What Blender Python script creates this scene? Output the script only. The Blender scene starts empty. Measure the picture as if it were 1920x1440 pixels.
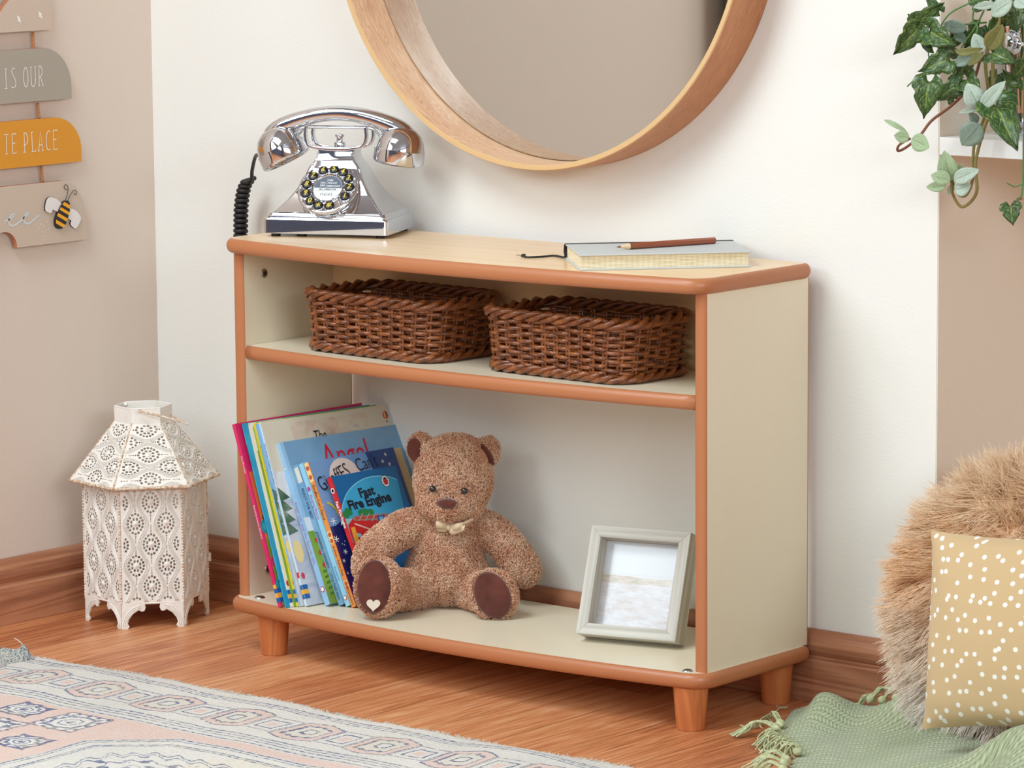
import bpy, bmesh, math, random
import numpy as np
from mathutils import Vector, Matrix
from mathutils.geometry import tessellate_polygon
random.seed(7); RNG = np.random.default_rng(11)
PI = math.pi
S = bpy.context.scene
C = S.collection

# ------------------------------------------------------------------ camera
CAM = Vector((3.6706833, -4.0175230, 1.1352924))
RX = Vector((0.76668268, 0.64198141, -0.00758624))
UX = Vector((-0.08677043, 0.11531831, 0.98953149))
FX = Vector((-0.63613565, 0.75799839, -0.14411756))
FPX = 7203.0557
cam = bpy.data.objects.new('camera', bpy.data.cameras.new('camera')); C.objects.link(cam)
cam.data.sensor_width = 36; cam.data.lens = FPX / 1920 * 36; cam.data.clip_start = .05; cam.data.clip_end = 50
cam.matrix_world = Matrix(((RX.x, UX.x, -FX.x, CAM.x), (RX.y, UX.y, -FX.y, CAM.y), (RX.z, UX.z, -FX.z, CAM.z), (0, 0, 0, 1)))
S.camera = cam

def ray(x, y):
    return (FX * FPX + RX * (x - 960) - UX * (y - 720)).normalized()
def at(x, y, ax, v):                      # the world point seen at x, y that has coordinate ax = v
    d = ray(x, y); i = 'xyz'.index(ax)
    return CAM + d * ((v - CAM[i]) / d[i])
def at_plane(x, y, o, n):
    d = ray(x, y); return CAM + d * ((o - CAM).dot(n) / d.dot(n))

# ------------------------------------------------------------------ materials
def lin(c):
    return tuple(((v / 255) / 12.92 if v / 255 <= .04045 else ((v / 255 + .055) / 1.055) ** 2.4) for v in c) + (1,)

class V:                                   # a float socket with arithmetic
    def __init__(s, nt, so): s.nt, s.so = nt, so
    def _op(s, op, *a):
        n = s.nt.nodes.new('ShaderNodeMath'); n.operation = op
        for i, v in enumerate((s,) + a):
            if isinstance(v, V): s.nt.links.new(v.so, n.inputs[i])
            else: n.inputs[i].default_value = v
        return V(s.nt, n.outputs[0])
    def __add__(s, o): return s._op('ADD', o)
    __radd__ = __add__
    def __sub__(s, o): return s._op('SUBTRACT', o)
    def __rsub__(s, o): return (s * -1) + o
    def __mul__(s, o): return s._op('MULTIPLY', o)
    __rmul__ = __mul__
    def __truediv__(s, o): return s._op('DIVIDE', o)
    def abs(s): return s._op('ABSOLUTE')
    def sin(s): return s._op('SINE')
    def fr(s): return s._op('FRACT')
    def fl(s): return s._op('FLOOR')
    def lt(s, o): return s._op('LESS_THAN', o)
    def gt(s, o): return s._op('GREATER_THAN', o)
    def mn(s, o): return s._op('MINIMUM', o)
    def mx(s, o): return s._op('MAXIMUM', o)
    def sq(s): return s._op('SQRT')
    def clamp(s): return s.mn(1.0).mx(0.0)
    def band(s, a, b): return s.gt(a) * s.lt(b)

class Mat:
    def __init__(s, name, col, rough=.5, metal=0, spec=.5, coat=0, sheen=0, coords='Object'):
        s.m = bpy.data.materials.new(name); s.m.use_nodes = True
        s.nt = s.m.node_tree; s.b = s.nt.nodes['Principled BSDF']
        s.b.inputs['Base Color'].default_value = lin(col); s.b.inputs['Roughness'].default_value = rough
        s.b.inputs['Metallic'].default_value = metal; s.b.inputs['Specular IOR Level'].default_value = spec
        s.b.inputs['Coat Weight'].default_value = coat; s.b.inputs['Coat Roughness'].default_value = .12
        if sheen: s.b.inputs['Sheen Weight'].default_value = sheen
        s.m.diffuse_color = lin(col)
        s.coords = coords; s._co = None; s.col = None
    def co(s):
        if s._co is None:
            t = s.nt.nodes.new('ShaderNodeTexCoord'); s._co = t.outputs[s.coords]
        return s._co
    def xyz(s):
        n = s.nt.nodes.new('ShaderNodeSeparateXYZ'); s.nt.links.new(s.co(), n.inputs[0])
        return [V(s.nt, o) for o in n.outputs]
    def vec(s, x, y, z=0.0):
        n = s.nt.nodes.new('ShaderNodeCombineXYZ')
        for i, v in enumerate((x, y, z)):
            if isinstance(v, V): s.nt.links.new(v.so, n.inputs[i])
            else: n.inputs[i].default_value = v
        return n.outputs[0]
    def scaled(s, sc):
        n = s.nt.nodes.new('ShaderNodeMapping'); s.nt.links.new(s.co(), n.inputs['Vector']); n.inputs['Scale'].default_value = sc
        return n.outputs[0]
    def noise(s, scale=10, st=(1, 1, 1), detail=3, rough=.5, dist=0, vec=None):
        n = s.nt.nodes.new('ShaderNodeTexNoise'); s.nt.links.new(vec if vec is not None else s.scaled(st), n.inputs['Vector'])
        n.inputs['Scale'].default_value = scale; n.inputs['Detail'].default_value = detail
        n.inputs['Roughness'].default_value = rough; n.inputs['Distortion'].default_value = dist
        return V(s.nt, n.outputs[0])
    def voro(s, scale, st=(1, 1, 1), vec=None, out='Distance', rnd=1, dim='3D'):
        n = s.nt.nodes.new('ShaderNodeTexVoronoi'); s.nt.links.new(vec if vec is not None else s.scaled(st), n.inputs['Vector'])
        n.inputs['Scale'].default_value = scale; n.inputs['Randomness'].default_value = rnd; n.voronoi_dimensions = dim
        return V(s.nt, n.outputs[out])
    def ramp(s, v, stops, interp='LINEAR'):
        n = s.nt.nodes.new('ShaderNodeValToRGB'); s.nt.links.new(v.so, n.inputs[0]); e = n.color_ramp.elements
        n.color_ramp.interpolation = interp
        while len(e) < len(stops): e.new(.5)
        for i, (p, c) in enumerate(stops): e[i].position = p; e[i].color = lin(c)
        return n.outputs[0]
    def mix(s, f, a, b):
        n = s.nt.nodes.new('ShaderNodeMix'); n.data_type = 'RGBA'
        for idx, v in ((0, f), (6, a), (7, b)):
            if isinstance(v, V): s.nt.links.new(v.so, n.inputs[idx])
            elif isinstance(v, tuple): n.inputs[idx].default_value = lin(v)
            elif isinstance(v, (int, float)): n.inputs[idx].default_value = v
            else: s.nt.links.new(v, n.inputs[idx])
        return n.outputs[2]
    def color(s, so): s.nt.links.new(so, s.b.inputs['Base Color']); return s
    def rough(s, v): s.nt.links.new(v.so, s.b.inputs['Roughness']); return s
    def bump(s, v, dist=.001, strength=1.0):
        n = s.nt.nodes.new('ShaderNodeBump'); n.inputs['Distance'].default_value = dist; n.inputs['Strength'].default_value = strength
        s.nt.links.new(v.so, n.inputs['Height']); s.nt.links.new(n.outputs[0], s.b.inputs['Normal']); return s

_plain = {}
def flat(col, rough=.5, coat=0, metal=0):   # an even painted / printed colour with a faint mottle
    k = (col, rough, coat, metal)
    if k not in _plain:
        m = Mat('print_%d_%d_%d' % col, col, rough, metal, coat=coat)
        n = m.noise(60, detail=2)
        m.color(m.mix(n * .2, col, tuple(int(c * .94) for c in col)))
        _plain[k] = m.m
    return _plain[k]

def wood(name, c1, c2, axis='x', fine=220, coarse=9, rough=.42, coat=0, c3=None, bump=.0002, coords='Object', stretch=.04):
    m = Mat(name, c1, rough, coat=coat, coords=coords)
    st = {'x': (stretch, 1, 1), 'y': (1, stretch, 1), 'z': (1, 1, stretch)}[axis]
    a = m.noise(coarse * 3, st, 4, .6, .8); b = m.noise(fine, st, 3, .6); r = m.noise(coarse, st, 2, .5, 1.5)
    ring = ((r * 55).sin() * .5 + .5)
    v = (a * .55 + b * .35 + ring * .22 - .06).clamp()
    stops = [(.25, c2), (.62, c1)] + ([(.85, c3)] if c3 else [])
    m.color(m.ramp(v, stops)); m.bump(b, bump); return m.m

# ------------------------------------------------------------------ mesh building
class MB:
    def __init__(s): s.v = []; s.f = []; s.m = []; s.s = []; s.uv = {}
    def add(s, verts, faces, mat=0, smooth=False, T=None, uvs=None):
        o = len(s.v)
        s.v += [tuple(T @ Vector(p)) if T is not None else tuple(p) for p in verts]
        for i, f in enumerate(faces):
            if uvs is not None: s.uv[len(s.f)] = uvs[i]
            s.f.append(tuple(o + k for k in f)); s.m.append(mat); s.s.append(smooth)
        return s
    def box(s, a, b, mat=0, T=None):
        (x0, y0, z0), (x1, y1, z1) = a, b
        v = [(x, y, z) for z in (z0, z1) for y in (y0, y1) for x in (x0, x1)]
        return s.add(v, [(0, 2, 3, 1), (4, 5, 7, 6), (0, 1, 5, 4), (2, 6, 7, 3), (0, 4, 6, 2), (1, 3, 7, 5)], mat, False, T)
    def loft(s, rings, mat=0, smooth=True, close=True, caps=True, T=None, uv=None):
        n = len(rings[0]); v = [p for r in rings for p in r]; f = []; uvs = []
        L = n if close else n - 1
        for i in range(len(rings) - 1):
            for j in range(L):
                k = (j + 1) % n
                f.append((i * n + j, i * n + k, (i + 1) * n + k, (i + 1) * n + j))
                if uv: uvs.append(((j * uv[0], i * uv[1]), ((j + 1) * uv[0], i * uv[1]), ((j + 1) * uv[0], (i + 1) * uv[1]), (j * uv[0], (i + 1) * uv[1])))
        s.add(v, f, mat, smooth, T, uvs if uv else None)
        if caps and close:
            s.add(rings[0], [tuple(range(n))[::-1]], mat, False, T); s.add(rings[-1], [tuple(range(n))], mat, False, T)
        return s
    def tube(s, path, r, mat=0, sides=8, smooth=True, caps=True, closed=False, T=None, flat_=1.0, up=None):
        P = [Vector(p) for p in path]; n = len(P)
        R = r if isinstance(r, (list, tuple)) else [r] * n
        rings = []; prev = None
        for i in range(n):
            if closed: t = P[(i + 1) % n] - P[i - 1]
            else: t = P[min(i + 1, n - 1)] - P[max(i - 1, 0)]
            t = t.normalized() if t.length > 1e-9 else Vector((0, 0, 1))
            if prev is None:
                a = Vector(up) if up else (Vector((0, 0, 1)) if abs(t.z) < .9 else Vector((1, 0, 0)))
                prev = (a - t * a.dot(t)).normalized()
            else:
                q = Vector(up) if up else prev
                q = q - t * q.dot(t)
                prev = q.normalized() if q.length > 1e-6 else prev
            b = t.cross(prev)
            rings.append([P[i] + (prev * math.cos(2 * PI * k / sides) * flat_ + b * math.sin(2 * PI * k / sides)) * R[i] for k in range(sides)])
        if closed: rings.append(rings[0]); caps = False
        return s.loft(rings, mat, smooth, True, caps, T)
    def lathe(s, prof, mat=0, n=32, smooth=True, T=None, caps=True, arc=None):
        rings = [[(r * math.cos(2 * PI * k / n), r * math.sin(2 * PI * k / n), z) for k in range(n)] for r, z in prof]
        return s.loft(rings, mat, smooth, True, caps, T)
    def prism(s, pts, z0, z1, mat=0, T=None, matside=None, smooth_side=False):
        n = len(pts)
        tri = tessellate_polygon([[Vector((x, y, 0)) for x, y in pts]])
        A = sum(pts[i][0] * pts[(i + 1) % n][1] - pts[(i + 1) % n][0] * pts[i][1] for i in range(n))
        if A < 0: pts = pts[::-1]; tri = tessellate_polygon([[Vector((x, y, 0)) for x, y in pts]])
        def up(t):
            a, b, c = (pts[k] for k in t)
            return t if (b[0] - a[0]) * (c[1] - a[1]) - (b[1] - a[1]) * (c[0] - a[0]) > 0 else t[::-1]
        tri = [up(t) for t in tri]
        s.add([(x, y, z1) for x, y in pts], tri, mat, False, T)
        s.add([(x, y, z0) for x, y in pts], [t[::-1] for t in tri], mat, False, T)
        s.add([(x, y, z0) for x, y in pts] + [(x, y, z1) for x, y in pts], [(i, (i + 1) % n, n + (i + 1) % n, n + i) for i in range(n)], mat if matside is None else matside, smooth_side, T)
        return s
    def poly(s, pts, mat=0, z=0, T=None):                      # a printed patch
        tri = tessellate_polygon([[Vector((x, y, 0)) for x, y in pts]])
        def up(t):
            a, b, c = (pts[k] for k in t)
            return t if (b[0] - a[0]) * (c[1] - a[1]) - (b[1] - a[1]) * (c[0] - a[0]) > 0 else t[::-1]
        return s.add([(x, y, z) for x, y in pts], [up(t) for t in tri], mat, False, T)
    def disc(s, cx, cy, rx, ry, mat=0, z=0, T=None, n=20, rot=0):
        c, d = math.cos(rot), math.sin(rot)
        return s.poly([(cx + rx * math.cos(a) * c - ry * math.sin(a) * d, cy + rx * math.cos(a) * d + ry * math.sin(a) * c) for a in [2 * PI * k / n for k in range(n)]], mat, z, T)
    def ribbon(s, pts, w, mat=0, z=0, T=None):                 # flat stroke through 2D points
        v = []; n = len(pts)
        for i, p in enumerate(pts):
            a = pts[max(i - 1, 0)]; b = pts[min(i + 1, n - 1)]
            dx, dy = b[0] - a[0], b[1] - a[1]; l = math.hypot(dx, dy) or 1
            v += [(p[0] - dy / l * w / 2, p[1] + dx / l * w / 2, z), (p[0] + dy / l * w / 2, p[1] - dx / l * w / 2, z)]
        return s.add(v, [(2 * i, 2 * i + 1, 2 * i + 3, 2 * i + 2) for i in range(n - 1)], mat, False, T)
    def text(s, txt, size, mat=0, T=None, z=0, x=0, y=0, align='LEFT', sx=1.0, bold=0, shear=0, space=1.0):
        c = bpy.data.curves.new('t', 'FONT'); c.body = txt; c.size = size; c.align_x = align; c.offset = bold; c.shear = shear; c.space_character = space
        c.resolution_u = 3
        o = bpy.data.objects.new('t', c); C.objects.link(o)
        me = o.to_mesh()
        v = [(q.co.x * sx + x, q.co.y + y, z) for q in me.vertices]; f = [tuple(q.vertices) for q in me.polygons]
        o.to_mesh_clear(); bpy.data.objects.remove(o); bpy.data.curves.remove(c)
        if f:
            a, b, d = (Vector(v[k]) for k in f[0][:3])
            if (b - a).cross(d - a).z < 0: f = [q[::-1] for q in f]
        return s.add(v, f, mat, False, T)
    def mesh(s, name, mats):
        me = bpy.data.meshes.new(name); me.from_pydata(s.v, [], s.f)
        for m in mats: me.materials.append(m)
        me.polygons.foreach_set('material_index', s.m); me.polygons.foreach_set('use_smooth', s.s)
        if s.uv:
            l = me.uv_layers.new(name='UVMap')
            for i, u in s.uv.items():
                for k, li in enumerate(me.polygons[i].loop_indices): l.data[li].uv = u[k]
        me.update(); return me
    def build(s, name, mats, parent=None, bevel=0, seg=2, sub=0, auto=None):
        o = bpy.data.objects.new(name, s.mesh(name, mats if isinstance(mats, (list, tuple)) else [mats])); C.objects.link(o)
        if parent is not None: o.parent = parent
        if bevel:
            b = o.modifiers.new('bevel', 'BEVEL'); b.width = bevel; b.segments = seg; b.limit_method = 'ANGLE'; b.angle_limit = math.radians(40)
            b.harden_normals = False
        if sub: q = o.modifiers.new('sub', 'SUBSURF'); q.levels = q.render_levels = sub
        return o

def tag(o, label, cat, group=None, kind=None):
    o['label'] = label; o['category'] = cat
    if group: o['group'] = group
    if kind: o['kind'] = kind
    return o
def thing(name, label, cat, loc=(0, 0, 0), rotz=0, group=None):
    o = bpy.data.objects.new(name, None); C.objects.link(o); o.location = loc; o.rotation_euler = (0, 0, rotz); o.empty_display_size = .02
    return tag(o, label, cat, group)
def struct(o, label=None):
    o['kind'] = 'structure'
    if label: o['label'] = label
    return o
def lab(o, t): o['label'] = t; return o
def bez(pts, n=8, closed=False):                       # Catmull-Rom through points
    P = [Vector(p) for p in pts]; out = []; m = len(P)
    R = range(m if closed else m - 1)
    for i in R:
        a = P[(i - 1) % m] if closed or i > 0 else P[0]; b = P[i]; c = P[(i + 1) % m]; d = P[(i + 2) % m] if closed or i + 2 < m else P[-1]
        for k in range(n):
            t = k / n
            out.append(.5 * ((2 * b) + (c - a) * t + (2 * a - 5 * b + 4 * c - d) * t * t + (3 * b - a - 3 * c + d) * t ** 3))
    if not closed: out.append(P[-1])
    return out
def tubes_np(roots, dirs, radii, sides=3):
    """roots-> array (N,K,3) of strand points, radii (K,) -> verts, faces"""
    P = roots; N, K, _ = P.shape
    t = np.zeros_like(P); t[:, 1:-1] = P[:, 2:] - P[:, :-2]; t[:, 0] = P[:, 1] - P[:, 0]; t[:, -1] = P[:, -1] - P[:, -2]
    t /= np.linalg.norm(t, axis=2, keepdims=True) + 1e-12
    a = np.cross(t, dirs[:, None, :]); a /= np.linalg.norm(a, axis=2, keepdims=True) + 1e-9
    b = np.cross(t, a)
    ang = 2 * PI * np.arange(sides) / sides
    rr = radii[None, :, None, None] if radii.ndim == 1 else radii[:, :, None, None]
    V_ = P[:, :, None, :] + rr * (a[:, :, None, :] * np.cos(ang)[None, None, :, None] + b[:, :, None, :] * np.sin(ang)[None, None, :, None])
    idx = np.arange(N * K * sides).reshape(N, K, sides)
    nx = np.roll(idx, -1, axis=2)
    F = np.stack([idx[:, :-1], nx[:, :-1], nx[:, 1:], idx[:, 1:]], axis=-1).reshape(-1, 4)
    return V_.reshape(-1, 3), F
def mesh_np(name, V_, F, mat, parent=None):
    me = bpy.data.meshes.new(name)
    me.vertices.add(len(V_)); me.vertices.foreach_set('co', V_.astype(np.float32).ravel())
    me.loops.add(F.size); me.loops.foreach_set('vertex_index', F.astype(np.int32).ravel())
    me.polygons.add(len(F)); me.polygons.foreach_set('loop_start', (np.arange(len(F)) * F.shape[1]).astype(np.int32))
    me.polygons.foreach_set('loop_total', np.full(len(F), F.shape[1], np.int32))
    me.polygons.foreach_set('use_smooth', np.ones(len(F), bool))
    me.materials.append(mat); me.update(calc_edges=True)
    o = bpy.data.objects.new(name, me); C.objects.link(o)
    if parent is not None: o.parent = parent
    return o
def frame_matrix(o, x, y, z):
    return Matrix(((x.x, y.x, z.x, o.x), (x.y, y.y, z.y, o.y), (x.z, y.z, z.z, o.z), (0, 0, 0, 1)))

# ------------------------------------------------------------------ shared materials
def wallmat(name, col):
    m = Mat(name, col, .85, spec=.25); n = m.noise(260, detail=3); b = m.noise(3, detail=2)
    m.color(m.mix(b * .25, col, tuple(int(c * .985) for c in col))); m.bump(n + m.noise(40) * .6, .0006, .5); return m.m
W_WHITE = wallmat('white_wall_paint', (234, 231, 224)); W_BEIGE = wallmat('beige_wall_paint', (220, 204, 190))
W_GREY = wallmat('slate_blue_wall_paint', (112, 122, 144)); W_SAND = wallmat('sand_wall_paint', (200, 178, 158)); W_ALC = wallmat('alcove_lightened_beige', (236, 224, 208)); W_CEIL = wallmat('ceiling_paint', (172, 173, 178)); WHITE_GLOSS = flat((240, 239, 236), .35)  # W_ALC is the beige lightened because the alcove renders too dark
CREAM = flat((234, 222, 196), .38, .1)
EDGE = Mat('brown_edge_band', (190, 118, 78), .42, coat=.15); EDGE.color(EDGE.mix(EDGE.noise(900, detail=1) * .4, (184, 116, 74), (170, 102, 62))); EDGE = EDGE.m
MAPLE = wood('maple_laminate', (240, 208, 166), (230, 194, 148), 'x', 120, 6, .33, .15, bump=.00002)
BEECH = wood('beech_leg_wood', (204, 124, 70), (178, 98, 52), 'z', 200, 12, .4, .2)
OAK_SKIRT_X = wood('oak_baseboard_grain', (188, 130, 96), (140, 84, 56), 'x', 320, 10, .4, .1, (200, 142, 106), stretch=.05)
OAK_SKIRT_Y = wood('oak_baseboard_grain_left', (188, 130, 96), (140, 84, 56), 'y', 320, 10, .4, .1, (200, 142, 106), stretch=.05)
CHROME = Mat('polished_chrome', (216, 219, 225), .045, 1).m
STEEL = Mat('brushed_steel', (200, 200, 198), .28, 1).m
BLACK = flat((18, 17, 17), .4)
DARKSCREW = Mat('dark_screw_metal', (166, 152, 134), .42, 1).m

# ------------------------------------------------------------------ room shell
XL, XR, YF, XE, ZC = -.391, .998, -5.4, 4.9, 2.55
RD = .30                                             # depth of the alcove right of the white wall
def slab(name, a, b, m, label=None): return struct(MB().box(a, b).build(name, m), label)
fm = Mat('floor_planks', (190, 118, 76), .42, coat=.05)
X, Y, Z = fm.xyz()
pw = .107; col_i = ((X - .31) / pw).fl(); rnd = (col_i * 12.9898).sin() * 43758.5453; rnd = rnd.fr()
seg = ((Y + rnd * 1.3) / 1.25).fl(); r2 = ((col_i * 7.13 + seg * 3.71).sin() * 9631.7).fr()
gv = fm.vec(X + r2 * 7, Y * .045 + r2 * 3, r2 * 5)
g1 = fm.noise(150, vec=gv, detail=5, rough=.62, dist=.4); g2 = fm.noise(16, vec=gv, detail=3, dist=2.2); g3 = fm.noise(420, vec=gv, detail=3, rough=.7)
ringv = ((g2 * 46).sin() * .5 + .5)
v = (g1 * .5 + ringv * .10 + g3 * .28 + r2 * .2 + fm.noise(2.2, detail=2) * .22 - .14).clamp()
colr = fm.ramp(v, [(.26, (112, 60, 36)), (.42, (180, 106, 64)), (.56, (208, 138, 90)), (.74, (228, 176, 132))])
gx = (((X - .31) / pw).fr() - .5).abs().gt(.489); gy = (((Y + rnd * 1.3) / 1.25).fr() - .5).abs().gt(.4988)
gap = gx.mx(gy)
fm.color(fm.mix(gap * .45, colr, (70, 36, 22))); fm.bump(g1 * .4 + g3 * .3 - gap, .0006, .6); fm.rough(g1 * .2 + .36)
slab('floor', (XL - .05, YF - .05, -.05), (XE + .05, RD + .05, 0), fm.m)
slab('ceiling', (XL - .05, YF - .05, ZC), (XE + .05, RD + .05, ZC + .05), W_CEIL)
slab('wall_back', (XL - .05, 0, 0), (XR, RD + .05, ZC), W_WHITE, 'white painted wall behind the bookcase and mirror')
slab('wall_alcove', (XR + .0005, RD, 0), (XE + .05, RD + .05, ZC), W_ALC)
# alcove return, in the same beige lightened against the dim light
slab('trim_1', (XR, .0008, 0), (XR + .0012, RD, ZC), W_ALC, 'beige painted return of the alcove')
WR = (-4.0, -1.6, 1.4, 2.4)  # opening of an added window in the unseen right wall, for fill
rw = MB(); rw.box((XE, YF, 0), (XE + .05, WR[0], ZC)); rw.box((XE, WR[1], 0), (XE + .05, RD, ZC)); rw.box((XE, WR[0], 0), (XE + .05, WR[1], WR[2])); rw.box((XE, WR[0], WR[3]), (XE + .05, WR[1], ZC))
struct(rw.build('wall_right', W_SAND))
# left wall, front wall behind the camera; both windows added to light the room
WL = (-3.6, -1.75, 1.3, 2.3)
lw = MB()
lw.box((XL - .05, WL[1], 0), (XL, 0, ZC)); lw.box((XL - .05, YF, 0), (XL, WL[0], ZC))
lw.box((XL - .05, WL[0], 0), (XL, WL[1], WL[2])); lw.box((XL - .05, WL[0], WL[3]), (XL, WL[1], ZC))
struct(lw.build('wall_left', W_BEIGE), 'beige painted wall left of the corner')
WF = (.6, 4.2, 1.5, 2.4)
fw_ = MB(); fw_.box((XL, YF - .05, 0), (WF[0], YF, ZC)); fw_.box((WF[1], YF - .05, 0), (XE, YF, ZC))
fw_.box((WF[0], YF - .05, 0), (WF[1], YF, WF[2])); fw_.box((WF[0], YF - .05, WF[3]), (WF[1], YF, ZC))
struct(fw_.build('wall_front', W_GREY))
def window(name, axis, rng, off):
    a, b, z0, z1 = rng; f = MB()
    def bx(p0, p1, q0, q1, t=.03):
        if axis == 'x': f.box((off - t, p0, q0), (off + t, p1, q1))
        else: f.box((p0, off - t, q0), (p1, off + t, q1))
    bx(a, b, z0, z0 + .05); bx(a, b, z1 - .05, z1); bx(a, a + .05, z0, z1); bx(b - .05, b, z0, z1); bx((a + b) / 2 - .025, (a + b) / 2 + .025, z0, z1)
    return struct(f.build(name, WHITE_GLOSS))
window('added_window_1', 'x', WL, XL - .025); window('added_window_3', 'x', WR, XE + .025); window('added_window_2', 'y', WF, YF - .025)  # frames of unseen windows, added to go with the area lamps

# curtain added beside the left window for a dark strip in the mirror
cm = Mat('added_curtain_cloth', (92, 74, 64), .9, sheen=.3); cm.bump(cm.noise(500), .0004)
cr = []
for z in (.02, 1.2, 2.38):
    cr.append([(XL + .05 + .022 * math.sin(k * 1.05), -1.76 + k * .0125, z) for k in range(31)])
cb = MB().loft(cr, 0, True, False, False).build('curtain', cm.m)
sm_ = cb.modifiers.new('s', 'SOLIDIFY'); sm_.thickness = .003
tag(cb, 'brown curtain added beside the made-up window, giving the round mirror its dark strip', 'curtain')

prof = [(0, .0945), (.005, .0945), (.0075, .092), (.0105, .088), (.0135, .082), (.0148, .075), (.0142, .068), (.0115, .0625), (.0095, .0605), (.0105, .0585), (.0165, .057), (.018, .055), (.018, 0), (0, 0)]
def skirting(name, pts2, m, label=None):
    """pts2: list of (x,y) wall-line points with per-point direction into the room"""
    b = MB(); rings = []
    for (x, y, dx, dy) in pts2: rings.append([(x + dx * o, y + dy * o, z) for o, z in prof])
    b.loft(rings, 0, False, True, True); return struct(b.build(name, m, bevel=.0006, seg=1), label)
skirting('baseboard_back', [(XL, 0, 1, -1), (XR, 0, 1, -1)], OAK_SKIRT_X, 'oak baseboard under the white wall')
skirting('baseboard_left', [(XL, 0, 1, -1), (XL, YF, 1, 1)], OAK_SKIRT_Y, 'oak baseboard under the beige wall')
skirting('baseboard_alcove', [(XR + .0012, 0, 1, -1), (XR + .0012, RD, 1, -1)], OAK_SKIRT_Y)
skirting('baseboard_right', [(XR + .0012, RD, 1, -1), (XE, RD, -1, -1)], OAK_SKIRT_X)

# ------------------------------------------------------------------ lights: added area lamps at three made-up windows and the ceiling
def area(name, loc, target, sx, sy, power, col=(1, 1, 1), spread=180):
    l = bpy.data.lights.new(name, 'AREA'); l.shape = 'RECTANGLE'; l.size = sx; l.size_y = sy; l.energy = power; l.color = col; l.spread = math.radians(spread)
    o = bpy.data.objects.new(name, l); C.objects.link(o); o.location = loc
    o.rotation_euler = (Vector(target) - Vector(loc)).to_track_quat('-Z', 'Y').to_euler(); return o
LAMP_TINT = (.84, .98, 1.05)  # cool tint of the added lamps, offsets the warm bounce
area('added_key_left', (XL + .03, -2.67, 1.8), (.6, -1.6, 1.0), 1.75, .9, 40, LAMP_TINT)  # key lamp added at the made-up left window
area('added_fill_front', (2.4, YF + .03, 1.95), (1.6, 0, .6), 3.4, .8, 32, LAMP_TINT)  # frontal fill lamp added behind the camera
area('added_fill_right', (XE - .03, -2.8, 1.9), (.6, -.6, .6), 2.3, .9, 76, LAMP_TINT)  # fill lamp added to brighten right-facing sides and the alcove
area('added_top_lamp', (.35, -2.0, ZC - .03), (.35, -2.0, 0), 1.2, 1.2, 54, (.87, .985, 1.04))  # overhead lamp added for more top light, no fitting in view
w = bpy.data.worlds.new('sky'); S.world = w; w.use_nodes = True
w.node_tree.nodes['Background'].inputs[0].default_value = (.8, .88, 1, 1); w.node_tree.nodes['Background'].inputs[1].default_value = 1.0
S.view_settings.view_transform = 'Standard'; S.view_settings.look = 'None'; S.view_settings.gamma = 1; S.view_settings.exposure = 0
S.view_settings.use_curve_mapping = False
S.cycles.max_bounces = 10; S.cycles.diffuse_bounces = 5; S.cycles.glossy_bounces = 6


# ------------------------------------------------------------------ bookcase
ZB, ZT = .0765, .5768
W0, W1 = -.006, .822
def board_outline(inset=0, x0=-.009, x1=.823, back=-.0195, yend=-.255, ymid=-.290, r=.03, n=40):
    x0 += inset; x1 -= inset; back -= inset
    cx = (x0 + x1) / 2; hw = (x1 - x0) / 2
    fy = lambda x: ymid + inset + (yend - ymid) * ((x - cx) / hw) ** 2
    pts = []
    for k in range(9):                                     # back left, going counter-clockwise from the back right
        a = k / 8 * PI / 2; pts.append((x1 - .012 + .012 * math.cos(a), back - .012 + .012 * math.sin(a)))
    for k in range(9):
        a = PI / 2 + k / 8 * PI / 2; pts.append((x0 + .012 + .012 * math.cos(a), back - .012 + .012 * math.sin(a)))
    yl = fy(x0 + r)
    for k in range(9):
        a = PI + k / 8 * (PI / 2 - .16); pts.append((x0 + r + r * math.cos(a), yl + r + r * math.sin(a)))
    for k in range(n + 1):
        x = x0 + r * 1.2 + (x1 - x0 - r * 2.4) * k / n; pts.append((x, fy(x)))
    for k in range(9):
        a = 1.5 * PI + .16 + k / 8 * (PI / 2 - .16); pts.append((x1 - r + r * math.cos(a), yl + r + r * math.sin(a)))
    return pts
def bull_board(name, z0, z1, mats, parent, outline, R=.0095):
    """laminated board with a rounded brown edge band"""
    b = MB(); n = 8; h = (z1 - z0) / 2; zc = (z0 + z1) / 2; rings = []
    for k in range(n + 1):
        a = -PI / 2 + PI * k / n; ins = R * (1 - math.cos(a)) * .62
        rings.append([(x, y, zc + h * math.sin(a)) for x, y in outline(ins)])
    b.loft(rings, 1, True, True, False)
    top = rings[-1]; bot = rings[0]
    for ring, zz, flip in ((top, z1, False), (bot, z0, True)):
        tri = tessellate_polygon([[Vector((p[0], p[1], 0)) for p in ring]])
        fs = []
        for t in tri:
            p, q, s_ = (ring[k] for k in t)
            ccw = (q[0] - p[0]) * (s_[1] - p[1]) - (q[1] - p[1]) * (s_[0] - p[0]) > 0
            fs.append(t if ccw != flip else t[::-1])
        b.add([(x, y, z) for x, y, z in ring], fs, 0)
    return b.build(name, mats, parent)
bc = thing('bookcase', 'low cream and maple bookcase with bowed front, brown edges and stubby round legs', 'bookcase', (0, 0, 0))
bull_board('top_board', .557, ZT, [MAPLE, EDGE], bc, board_outline)
bull_board('bottom_board', .0565, ZB, [CREAM, EDGE], bc, board_outline)
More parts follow.
